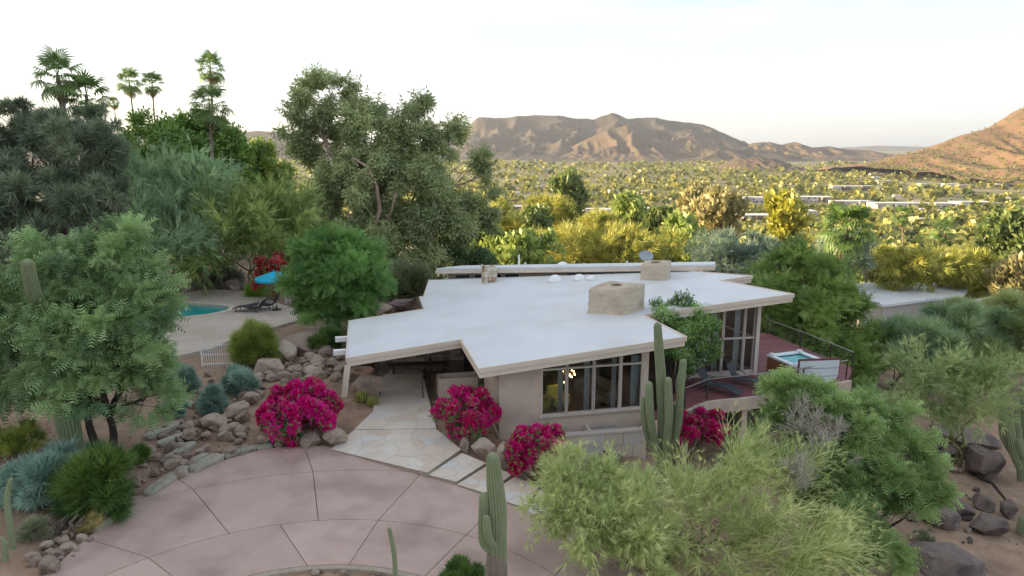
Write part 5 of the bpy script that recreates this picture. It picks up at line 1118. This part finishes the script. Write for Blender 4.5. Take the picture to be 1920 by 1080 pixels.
shrub('dark green needle shrub overhanging the driveway ledge stones', 175, 975, 125, 120, T_NEED, .32, 8000, M_dgreen, 64, .2)
shrub('yellow-green upright shrub above the cream boulder', 478, 690, 66, 82, T_NEED, .42, 6000, M_olive, 65, .9)
shrub('small bright yellow-green shrub by the parasol', 479, 558, 34, 24, T_NEED, .35, 1800, LM('bright_shrub_leaf', (.12, .20, .03), (.27, .36, .08), .35), 66, .9)
shrub('grey-green shrub between boulder and outrigger beams', 610, 660, 62, 48, T_TAM, .25, 3600, M_dgreen, 67)
shrub('low grey shrub at the foot of the front wall', 1020, 806, 50, 26, T_NEED, .24, 1800, LM('grey_grass', (.14, .15, .09), (.26, .27, .18), .3), 68, .6)
shrub('clipped round dark shrub in the island', 867, 1112, 90, 48, T_TAM, .14, 6000, M_dgreen, 69)
shrub('dark brushy shrub below the eucalyptus by the roof corner', 750, 566, 110, 56, T_NEED, .6, 5000, LM('brush_dark', (.06, .075, .035), (.15, .165, .08), .3), 70)
shrub('grey dry brush at the back of the pool terrace', 405, 540, 90, 46, T_TAM, .45, 4500, LM('grey_brush', (.11, .105, .085), (.22, .21, .17), .2), 71)
shrub('blue-green shrub at the left end of the rockery fence', 338, 738, 64, 50, T_TAM, .24, 3200, M_blue, 72)
shrub('small grassy tuft beside the hot tub', 1408 + 57, 742, 36, 26, T_NEED, .28, 1000, LM('straw_grass', (.22, .19, .08), (.42, .36, .18), .3), 73, .9)
shrub('twiggy green shrub below the spa cover', 1600, 775, 110, 60, T_FINE, .3, 5000, LM('feather_green_leaf', (.075, .165, .035), (.24, .37, .105), .35), 74)
ob = gp(862, 57); lb = [lobe(*q) for q in ((845, 488, 57, 36, 20), (885, 490, 57, 32, 18), (820, 480, 58, 22, 18))]; t, cl = tree('oleander', 'white-flowering oleander beyond the rear roof', 'shrub', ob, lb, 3000, T_BROAD, .6, LM('oleander_leaf', (.05, .095, .035), (.14, .21, .08), .3), M_bark, .08, 75, per=10, stems=4, part='foliage'); blossoms(t, lb, cl, 700, .16, M_wfl, 9, -.2)
shrub('dry straw tuft on the dirt beside the dry cholla heap', 165, 1000, 34, 26, T_NEED, .2, 700, LM('straw_grass', (.22, .19, .08), (.42, .36, .18), .3), 81, .9)
shrub('small grey-green weed clump on the bare dirt by the thin cactus', 60, 1010, 44, 30, T_NEED, .2, 900, LM('grey_grass', (.14, .15, .09), (.26, .27, .18), .3), 82, .6)
shrub('low green weed among the bank stones below the mesquite', 262, 868, 46, 30, T_TAM, .18, 1200, M_dgreen, 83)
shrub('small blue-green sprig between bank boulders', 330, 785, 44, 34, T_TAM, .18, 1200, M_blue, 84)
shrub('olive weed clump under the left side of the mesquite', 30, 850, 90, 50, T_NEED, .26, 1800, M_olive, 85)
shrub('dry straw clump on the slope among dark boulders', 1760, 935, 44, 28, T_NEED, .22, 800, MATS['straw_grass'], 86, .9)
shrub('grey weed tuft on the bare dirt slope', 1730, 1020, 36, 22, T_NEED, .18, 600, MATS['grey_grass'], 87, .7)
# fallen black branch on the slope
a = G(1800, 862); t = thing('fallen_branch', 'blackened fallen branch lying downhill across boulders', 'branch', a); b = G(1890, 950); q = [a.lerp(b, k / 6) + Vector((.08 * math.sin(k * 2.1), 0, .25 + .12 * math.sin(k * 1.7))) for k in range(7)]; MB().tube(q, [.10, .11, .09, .1, .08, .07, .04], 8).build('limb', M_darkbark, t, smooth=True); MB().tube([q[3], q[3] + Vector((.5, .2, .3)), q[3] + Vector((.9, .3, .25))], [.06, .045, .02], 6).build('side_limb', M_darkbark, t, smooth=True)
p = G(115, 1018); t = thing('dry_branches', 'heap of grey dry cholla skeletons at the driveway edge', 'branches', p); r = random.Random(8)
for k in range(7): a = Vector((r.uniform(-.35, .35), r.uniform(-.1, .5), .08)); MB().tube([p + a, p + a + Vector((r.uniform(-.2, .2), r.uniform(0, .3), r.uniform(.15, .4))), p + a + Vector((r.uniform(-.5, .5), r.uniform(.1, .6), r.uniform(.2, .55)))], [.05, .055, .03], 6).build('dead_stem', M_bark, t, smooth=True)

# palms
def frondmesh(seed, n=15, L=1., fold=.35):
    r = rngs(seed); V = []; F = []; V += [(0, -.018, 0), (0, .018, 0), (.62, .01, .05), (.62, -.01, .05)]; F += [(0, 1, 2), (0, 2, 3)]
    for i in range(n):
        a = R(-105 + 210 * i / (n - 1)); l = (.62 - .17 * abs(i / (n - 1) - .5) * 2) * r.uniform(.9, 1.1); c, s = math.cos(a), math.sin(a)
        o = np.array([.6, 0, .05]); d = np.array([c, s, -.05]); w = .036; p = np.array([-s, c, 0]) * w; m = o + d * l * .6; e = o + d * l + np.array([0, 0, -l * r.uniform(.25, .6)])
        b = len(V); V += [tuple(o), tuple(m - p), tuple(m + p), tuple(e)]; F += [(b, b + 1, b + 2), (b + 1, b + 3, b + 2)]
    return npmesh('frond', np.array(V) * L, np.array(F), np.full(len(V), .5) + r.normal(0, .2, len(V)))
FRONDS = [frondmesh(i) for i in range(4)]; DEADF = [frondmesh(9 + i) for i in range(2)]
M_frond = LM('palm_frond', (.045, .085, .022), (.12, .17, .05), .35, .12); M_dfrond = LM('dead_frond', (.10, .075, .045), (.18, .135, .08), .25)
for f in FRONDS: f.materials.append(M_frond)
for f in DEADF: f.materials.append(M_dfrond)
_rp = random.Random(77)
def palm(label, u, v, Y, rad, tr, nf=30, skirt=10, group=None, lean=0, ub=None):
    top = U(u, v, y=Y); bx = U(ub if ub else u, v + 150, y=Y); b = Vector((bx.x, Y, hz(bx.x, Y))); t = thing('fan_palm', label, 'palm', b, 0, group)
    tp_ = top - b; pth = [Vector((tp_.x * (k / 7) ** 1.5, 0, -.2 + (tp_.z + .2) * k / 7)) for k in range(8)]
    MB().tube(pth, [k_ * tr * .74 for k_ in (1.5, 1.15, 1.05, 1, .95, .9, .85, .55)], 10).build('trunk', M_palmtrunk, t, smooth=True, world=False)
    for i in range(nf + skirt):
        dead = i >= nf; o = bpy.data.objects.new('dead_frond' if dead else 'frond', _rp.choice(DEADF if dead else FRONDS)); C.objects.link(o); o.parent = t
        el = R(_rp.uniform(-88, -62)) if dead else R(80 - 135 * ((i + .5) / nf) ** .9 + _rp.uniform(-14, 14)); az = i * 2.399 + _rp.uniform(-.3, .3)
        s = rad * (_rp.uniform(.62, .85) if dead else _rp.uniform(.85, 1.15)) / 1.12; o.location = tp_ + Vector((0, 0, (-_rp.uniform(.05, .5) * rad if dead else -.22 * rad * i / nf))); o.scale = (s, s, s); o.rotation_euler = (_rp.uniform(-.3, .3), -el, az)
    return t
for (lb, u, v, Y, rad, tr, ub) in (('large fan palm with a thick trunk above the blue-grey tree', 108, 140, 52, 1.75, .34, 135), ('bushy fan palm leaning behind the blue-grey tree', 162, 178, 54, 1.75, .26, 172), ('very slender small distant palm', 213, 192, 115, 1.0, .14, 235), ('slender tall palm, the one with the longer drooping fronds of the twin pair', 242, 152, 92, 1.75, .16, 262), ('slender tall palm with a compact crown, twin of the drooping one', 285, 155, 92, 1.5, .16, 292), ('tallest skinny palm rising behind a shorter pale-trunked palm', 394, 125, 80, 1.75, .2, 399), ('pale-trunked fan palm standing in front of the dense dark tree', 393, 195, 56, 1.65, .22, 397), ('low golden-lit palm head poking over the dense dark tree', 258, 228, 80, 1.2, .18, 260)):
    palm(lb, u, v, Y, rad * 1.08, tr, 30, 4, None, 0, ub)
palm('big full fan palm with hanging brown skirt beyond the deck', 1587, 425, 70, 3.0, .3, 46, 26)
for lb, u, v, Y, rad in (('dark slim palm, left of two behind the big skirted palm', 1622, 462, 92, 1.9), ('dark slim palm beside the rail fence', 1656, 470, 92, 1.8), ('golden shaggy palm standing alone in the valley scrub', 1692, 402, 150, 2.4), ('golden-lit palm above the golden shrubs', 1768, 428, 130, 2.6), ('small palm near the dark flat-roofed house', 1850, 425, 160, 2.2), ('palm at the picture-right scrub edge, golden fronds', 1908, 500, 95, 2.0)):
    palm(lb.replace('picture-right ', 'far '), u, v, Y, rad, .22, 24, 14)
# ================================================================== the slope and the valley beyond
KINDS = {'y': ('golden_green_leaf', (.15, .16, .035), (.34, .32, .09)), 'g': ('valley_green_leaf', (.10, .14, .04), (.25, .29, .09)), 'b': ('blue_green_leaf', (.075, .11, .085), (.19, .235, .17)), 't': ('tan_leaf', (.15, .135, .06), (.27, .24, .12)), 'd': ('dark_valley_leaf', (.05, .075, .025), (.15, .18, .06)), 'o': ('yellow_leaf', (.17, .17, .03), (.30, .28, .06))}
KM = {k: leafmat(v[0], v[1], v[2], .4) for k, v in KINDS.items()}
BELT = [(940, 430, 95, 52, 42, 'y', 'glowing yellow-green tree right behind the eucalyptus edge'), (1035, 398, 135, 45, 26, 'y', 'rounded golden tree beyond the rear roof, far row'), (1060, 455, 84, 75, 42, 'y', 'broad golden-green palo verde beyond the rear roof vents'), (1190, 462, 84, 85, 38, 'y', 'sprawling golden palo verde behind the satellite dish'), (985, 480, 72, 62, 32, 'g', 'soft green shrub rising over the tall vent pipe'), (905, 462, 76, 45, 38, 'g', 'green tree between the oleander and the glowing yellow tree'), (1125, 428, 112, 42, 28, 'y', 'yellow tree between two broad palo verdes'), (1340, 405, 120, 42, 42, 't', 'tan dry-looking tree above the blue-green thicket'), (1370, 465, 76, 70, 52, 'b', 'dusky blue-green thicket behind the flat roof tip'), (1440, 470, 78, 45, 45, 'b', 'blue-green tree between the thicket and the big skirted palm'), (1280, 450, 92, 45, 36, 'g', 'olive green tree beside the blue-green thicket'), (1480, 402, 160, 26, 26, 'o', 'single brilliant yellow tree in the valley'), (1240, 418, 140, 26, 22, 'd', 'dark round tree in front of brown valley roofs'), (1000, 425, 108, 30, 24, 'd', 'dark green tree tucked among golden ones'), (1070, 355, 270, 20, 24, 'd', 'tall dark tree standing above the valley floor'), (1700, 492, 84, 62, 30, 'y', 'wide golden shrub mass behind the white-roofed neighbour'), (1790, 500, 86, 55, 34, 'y', 'yellow-green shrub mass below the dark flat-roofed house'), (1852, 538, 88, 26, 22, 'o', 'small bright yellow bush next to the neighbour roof'), (1770, 515, 98, 55, 22, 'g', 'pale green bush above the neighbour roof'), (1640, 498, 96, 40, 22, 'd', 'dark olive tree beside the rail fence'), (1890, 440, 110, 40, 50, 'd', 'brownish dark tree by the dark flat-roofed house'), (1910, 520, 80, 40, 40, 't', 'tan shrub behind the beige neighbour house'), (1570, 470, 85, 40, 35, 'b', 'dusky shrub at the foot of the big skirted palm'), (1300, 385, 190, 25, 28, 't', 'tan poplar-like tree in the middle valley'), (1180, 400, 170, 22, 22, 'g', 'round green valley tree by the brown roofs'), (520, 395, 90, 30, 30, 'y', 'sunlit yellow tree glimpsed between the dark tree and the eucalyptus')]
for i, (u, v, Y, ru, rv, k, lb) in enumerate(BELT):
    b = gp(u, Y, v); r = random.Random(i); c = lobe(u, v, Y, ru, rv); q = [(c[0] + c[3] * r.uniform(-.5, .5), c[1] + r.uniform(-.6, .6) * c[3], c[2] + c[5] * r.uniform(-.5, .35), c[3] * r.uniform(.5, .75), c[3] * .6, c[5] * r.uniform(.5, .8)) for _ in range(5)]
    q.append((c[0], c[1], c[2] - c[5] * .7, c[3] * .85, c[3] * .7, c[5] * .7)); 
    if c[2] - c[5] * 1.5 - b.z > 2: q.append((c[0], c[1], (c[2] - c[5] + b.z) / 2 + .8, c[3] * .7, c[3] * .7, max(1., (c[2] - c[5] - b.z) * .5)))
    tree('valley_tree', lb, 'tree', b, q, 1500, T_TAM if k in 'yb' else T_FAR, .012 * Y * 1.02, KM[k], M_bark, .2, 100 + i, per=7, sub=.32, up=.3, stems=3, twig=.4)
def farmesh(seed, n, tm, k, size=.16):
    ls = []; r = random.Random(seed)
    for _ in range(5): ls.append((r.uniform(-.22, .22), r.uniform(-.22, .22), r.uniform(.45, .78), r.uniform(.2, .32), r.uniform(.2, .32), r.uniform(.16, .28)))
    cl = clumps(ls, 30, .38, seed, .4); V, F, T = leaves(ls, cl, n, tm, size, seed); me0 = limbs((0, 0, 0), ls, cl, .04, seed, .5, .15); 
    b = len(V); tv = np.array(me0.v); tf = np.array([f for f in me0.f if len(f) == 4]); tf = np.concatenate([tf[:, [0, 1, 2]], tf[:, [0, 2, 3]]])
    me = npmesh('valley_tree', np.concatenate([V, tv]), np.concatenate([F, tf + b]), np.concatenate([T, np.full(len(tv), .3)])); me.materials.append(KM[k]); me.materials.append(M_bark)
    mi = np.zeros(len(me.polygons), np.int32); mi[len(F):] = 1; me.polygons.foreach_set('material_index', mi); return me
FARM = [(farmesh(200 + i, 420, T_FAR, k), k) for i, k in enumerate('yggdbtygdog')]
FLAB = {'y': 'golden-green desert tree scattered over the sunlit valley', 'g': 'mid-green desert tree scattered over the sunlit valley', 'd': 'dark green desert tree scattered over the sunlit valley', 'b': 'blue-green desert tree scattered over the sunlit valley', 't': 'tan dry desert tree scattered over the sunlit valley', 'o': 'yellow desert tree scattered over the sunlit valley'}
CLEAR = []
for u0_, u1_, vb_ in [(1392, 1472, 382), (1474, 1560, 380), (1562, 1652, 358), (1566, 1636, 386), (1640, 1722, 390), (1726, 1792, 390), (1796, 1866, 387), (1096, 1166, 404), (1172, 1232, 400), (960, 1042, 398), (1246, 1302, 408), (1478, 1532, 404), (1390, 1450, 412)]:
    p_ = G((u0_ + u1_) / 2, vb_, 60, 6000); CLEAR.append((p_.x, p_.y, (u1_ - u0_) * mpp(p_) / 2))
def is_clear(x, y, k=1.): return any(abs(x - a * y / b) < w + 2 and b - 42 * k < y < b + 22 for a, b, w in CLEAR)
r = random.Random(5); cnt = 0
while cnt < 285:
    v = 352 + 150 * r.random() ** .9; u = r.uniform(850, 1960) if r.random() < .93 else r.uniform(440, 580); p = G(u, v, 60, 4000)
    if p.y < 88 or is_clear(p.x, p.y, .8) or (1560 < u < 1920 and 520 < v < 600): continue
    me, k = r.choice(FARM)
    o = bpy.data.objects.new('desert_tree', me); C.objects.link(o); h_ = r.uniform(3.2, 7.5); o.location = (p.x, p.y, hz(p.x, p.y) - .05); o.scale = (h_ * r.uniform(.9, 1.35), h_ * r.uniform(.9, 1.35), h_); o.rotation_euler.z = r.uniform(0, 6.3); tag(o, FLAB[k], 'tree', 'desert trees across the valley, ' + FLAB[k].split(' desert')[0]); cnt += 1
# the far woods: too many and too small to count
rg = rngs(8); n = 9500; tm = T_leaf(10, .44, .5, 1.5, 21, -.2, .45)
uu = rg.uniform(420, 2060, n * 2); vv = 303 + 180 * rg.random(n * 2) ** 1.6
P = []
for u, v in zip(uu, vv):
    rr_ = ray(u, v); Y0 = 51.0 / max(.012, -rr_.z / rr_.y); P.append((rr_.x / rr_.y * Y0, Y0))
P = np.array(P); den = .5 * fbm(P[:, 0] * .006 + 3, P[:, 1] * .004, 3) + .5 * fbm(P[:, 0] * .022 + 9, P[:, 1] * .015, 3); okc = np.array([not is_clear(*q) for q in P]); P = P[okc & (den > .36 + .11 * rg.random(len(P))) & (P[:, 1] > 120) & (P[:, 1] < 3600)][:n]
Pz = np.stack([P[:, 0], P[:, 1], H(P[:, 0], P[:, 1])], 1); S = (3.2 + 10 * rg.random(len(Pz)) ** 2.3) * (1 + P[:, 1] / 1800); D = np.tile([0., 0, 1], (len(Pz), 1)) + rg.normal(0, .15, (len(Pz), 3))
V1, F1 = spray(tm, Pz, D, S, rg); V2, F2_ = spray(tm, Pz + rg.normal(0, 1, Pz.shape) * [2.2, 2.2, .3], D, S * .8, rg); tt = np.clip(rg.normal(.5, .28, len(Pz)), 0, 1)
kp = len(Pz) // 4; m_ = len(tm[0]); V, F, T = merge([(V1, F1, np.repeat(tt, m_)), (V2[:kp * m_], F2_[:kp * len(tm[1])], np.repeat(tt[:kp], m_))])
o = link('far_woods', npmesh('far_woods', V, F, T), leafmat('far_woods_leaf', (.07, .085, .025), (.25, .235, .075), .4)); tag(o, 'sunlit desert scrub and trees covering the far valley floor', 'woods', kind='stuff')
# scrub on the lit hillside
hs = [o for o in bpy.data.objects if o.name.startswith('hillside')][0]; hv = np.empty(len(hs.data.vertices) * 3); hs.data.vertices.foreach_get('co', hv); hv = hv.reshape(-1, 3)
sel = hv[(hv[:, 2] > -50) & (hv[:, 2] < 170) & (hv[:, 1] < 1520) & (hv[:, 0] < 1400)]; idx = rg.integers(0, len(sel), 6500); w = np.clip(1.1 - (sel[idx][:, 2] + 50) / 130, .28, 1); sel = sel[idx][rg.random(6500) < w]
jit = rg.normal(0, 5, sel.shape); jit[:, 2] = 0; V, F = spray(tm, sel + jit, np.tile([0., 0, 1], (len(sel), 1)), rg.uniform(3, 7, len(sel)), rg)
o = link('hillside_scrub', npmesh('hillside_scrub', V, F, np.repeat(np.clip(rg.normal(.45, .25, len(sel)), 0, 1), len(tm[0]))), MATS['far_woods_leaf']); tag(o, 'olive scrub dotting the sunlit orange hillside', 'scrub', kind='stuff')

# buildings
M_fw = mat('far_white_wall', (.58, .52, .46), (.66, .60, .54), .2, .85); M_fb = mat('far_brown_wall', (.26, .19, .14), (.34, .26, .2), .2, .85); M_fr = mat('far_roof', (.60, .57, .53), (.68, .65, .61), .2, .8); M_fg = mat('far_glass', (.05, .055, .06), (.08, .085, .09), 1, .2, spec=.6)
def flat_house(label, u0, u1, vb, hgt, m=M_fw, group=None, floors=1, p=None, rz=0, windows=True, name='valley_house', dep=None, mr=None):
    p = p or G((u0 + u1) / 2, vb, 60, 6000); w = (u1 - u0) * mpp(p); d = dep or min(w * .6, 16); zb = hz(p.x, p.y) - .8; t = thing(name, label, 'building', (p.x, p.y + d / 2, zb), rz, group)
    MB().box((0, 0, hgt / 2 + .4), (w, d, hgt + .8)).build('wall', m, t, world=False); ov = min(1.2, w * .04)
    MB().box((0, 0, hgt + .95), (w + ov, d + ov, .3)).build('roof', mr or M_fr, t, world=False)
    if windows and w > 18:
        rb = random.Random(int(u0)); x = -w / 2
        while x < w / 2 - 5:
            bw = min(rb.uniform(7, 15), w / 2 - x); bh = hgt * rb.uniform(.55, 1.18); dd_ = rb.uniform(1.5, 5); MB().box((x + bw / 2, -d / 2 - dd_ / 2 + .2, bh / 2 + .4), (bw * .86, dd_, bh + .8)).build('wing', rb.choice([m, m, M_fb, M_fw]), t, world=False)
            MB().box((x + bw / 2, -d / 2 - dd_ / 2 + .1, bh + .93), (bw * .92, dd_ + .5, .22)).build('wing_roof', rb.choice([M_fr, M_fr, M_fb]), t, world=False)
            for kx in (-.25, .22): MB().box((x + bw * (.5 + kx), -d / 2 - dd_ + .16, .8 + bh * .45), (bw * rb.uniform(.15, .3), .12, bh * .32)).build('window', M_fg, t, world=False)
            x += bw + rb.uniform(1, 6)
    if windows:
        n = max(2, int(w / 5))
        for f in range(floors):
            for k in range(n): x = (k + .5) / n * w - w / 2; MB().box((x, -d / 2 - .03, .8 + (f + .55) * hgt / floors), (w / n * .55, .12, hgt / floors * .45)).build('window', M_fg, t, world=False)
        MB().box((w * .31 + w / n * .0, -d / 2 - .05, .8 + 1.05), (min(1.6, w * .1), .14, 2.1)).build('door', M_wood, t, world=False)
    return t
VH = [('long white two-storey valley building with dark window rows', 1392, 1472, 382, 6.5, M_fw, 2), ('white stepped building next to the two-storey one', 1474, 1560, 380, 6, M_fw, 2), ('broad white flat hall highest in the valley settlement', 1562, 1652, 358, 6.5, M_fw, 1), ('pale low building right of the white stepped one', 1566, 1636, 386, 4.5, M_fw, 1), ('long pale one-storey row with regular windows', 1640, 1722, 390, 4.5, M_fw, 1), ('cream one-storey row continuing the settlement', 1726, 1792, 390, 4.2, M_fw, 1), ('end building of the pale valley settlement', 1796, 1866, 387, 4.2, M_fw, 1), ('brown low house in front of the golf trees', 1096, 1166, 404, 4.5, M_fb, 1), ('brown flat house beside a dark round tree', 1172, 1232, 400, 4, M_fb, 1), ('brown house among golden trees beyond the eucalyptus', 960, 1042, 398, 4.5, M_fb, 1), ('pale roofed house behind the tan tree', 1246, 1302, 408, 3.6, M_fw, 1), ('small pale house below the two-storey building', 1478, 1532, 404, 3.6, M_fw, 1), ('low beige house with pale roof in the middle valley', 1390, 1450, 412, 3.4, M_fb, 1)]
for lb, u0, u1, vb, hg, m, fl in VH: flat_house(lb, u0, u1, vb, hg, m, None, fl)
r = random.Random(15)
for k in range(52):
    u, v = (r.uniform(1640, 1930), r.uniform(318, 352)) if k < 22 else (r.uniform(1380, 1930), r.uniform(340, 420)) if k < 40 else (r.uniform(930, 1400), r.uniform(325, 385)); w = r.uniform(12, 26)
    flat_house('tiny pale house on the scrubby slope under the orange hill' if k < 22 else ('small pale house scattered near the white valley settlement' if k < 40 else 'tiny pale house half hidden among valley trees'), u - w / 2, u + w / 2, v, r.uniform(3, 4.5), r.choice([M_fw, M_fw, M_fb]), 'tiny houses under the hill' if k < 22 else 'small houses near the settlement' if k < 40 else 'tiny houses among the valley trees', windows=False, name='distant_house', rz=r.uniform(-.3, .3))
def roofhouse(label, uvs, z, zlow, mr, mw, name='neighbour_house'):
    pts = ccw([tuple(U(u, v, z=z)[:2]) for u, v in uvs]); c = Vector((sum(p[0] for p in pts) / len(pts), sum(p[1] for p in pts) / len(pts), zlow)); t = thing(name, label, 'house', c)
    tri_prism(pts, lambda x, y: z - .3, lambda x, y: z).build('roof', mr, t); tri_prism(inset(pts, .6), lambda x, y: zlow, lambda x, y: z - .305).build('wall', mw, t)
    q = inset(pts, .6); n = len(q)
    for i in range(n):
        a, b = Vector(q[i]), Vector(q[(i + 1) % n]); d = b - a
        if d.length > 4 and d.normalized().x > .3:
            dd = d.normalized(); nn_ = Vector((dd.y, -dd.x)); 
            for k in range(int(d.length / 3.2)): s = a + dd * (1.6 + k * 3.2); MB().box((*(s + nn_ * .03), (z - .3 + zlow) / 2 + .5), (1.7, .12, 1.2), math.atan2(dd.y, dd.x)).build('window', M_fg, t)
    return t, pts
t, _ = roofhouse('white-roofed neighbour house downhill beyond the street sign', [(1604, 531), (1700, 526), (1760, 535), (1818, 540), (1806, 556), (1745, 560), (1700, 566), (1655, 572), (1612, 552)], -6.6, hz(52, 80) - 1.5, M_roof, mat('neighbour_wall', (.45, .42, .38), (.52, .49, .45), 1, .9))
p = U(1752, 540, z=-6.6); MB().lathe([(.25, 0), (.25, .5), (.32, .5), (.1, .75)], (p.x, p.y, -6.6), 10).build('roof_vent', M_rail, t)
roofhouse('beige flat-roofed neighbour house with a square skylight well', [(1822, 562), (1880, 552), (1980, 556), (1990, 592), (1900, 596), (1826, 588)], -6.4, hz(60, 75) - 1.5, mat('beige_roof', (.52, .47, .41), (.58, .53, .47), 1, .8), mat('neighbour_wall2', (.48, .42, .36), (.55, .49, .42), 1, .9))
flat_house('dark modern flat-roofed house with white roof edge amid golden shrubs', 1776, 1866, 482, 3.6, mat('charcoal_wall', (.05, .045, .045), (.08, .07, .07), 1, .7), None, 1, name='neighbour_house')
p = U(1740, 590, y=54); zb = hz(p.x, p.y); t = thing('street_sign', 'blue street name sign on a thin post beyond the brush', 'sign', (p.x, p.y, zb)); zt = U(1740, 583, y=54).z - zb; M_sign = mat('sign_blue', (.03, .14, .36), (.04, .17, .42), 3, .4)
MB().tube([(0, 0, -.2), (0, 0, zt)], .04, 8).build('post', M_rail, t, world=False); MB().box((-.1, 0, zt + .12), (1.25, .03, .26), .15).build('blade', M_sign, t, world=False, bevel=.004); MB().box((.25, 0, zt - .18), (.9, .03, .22), -.5).build('blade', M_sign, t, world=False, bevel=.004)
a, b = gp(1590, 88), gp(1690, 92); t = thing('rail_fence', 'low pale rail fence behind the skirted palm', 'fence', a)
for k in range(9): q = a.lerp(b, k / 8); zq = hz(q.x, q.y); MB().box((q.x, q.y, zq + 1.0), (.14, .14, 2.4)).build('post', M_fw, t)
for zz in (1.2, 1.9): MB().beam(a + Vector((0, 0, zz)), b + Vector((0, 0, zz)), .06, .12).build('rail', M_fw, t)

# the evening haze over the valley
mh = bpy.data.materials.new('evening_haze'); mh.use_nodes = True; nd = mh.node_tree.nodes; nd.remove(nd['Principled BSDF']); pv = nd.new('ShaderNodeVolumePrincipled')
pv.inputs['Color'].default_value = (.93, .95, 1, 1); pv.inputs['Density'].default_value = .00006; pv.inputs['Anisotropy'].default_value = .45; mh.node_tree.links.new(pv.outputs[0], nd['Material Output'].inputs['Volume'])
hb = MB().box((0, 6900, 130), (18200, 14800, 420)).build('haze', mh); tag(hb, kind='stuff')
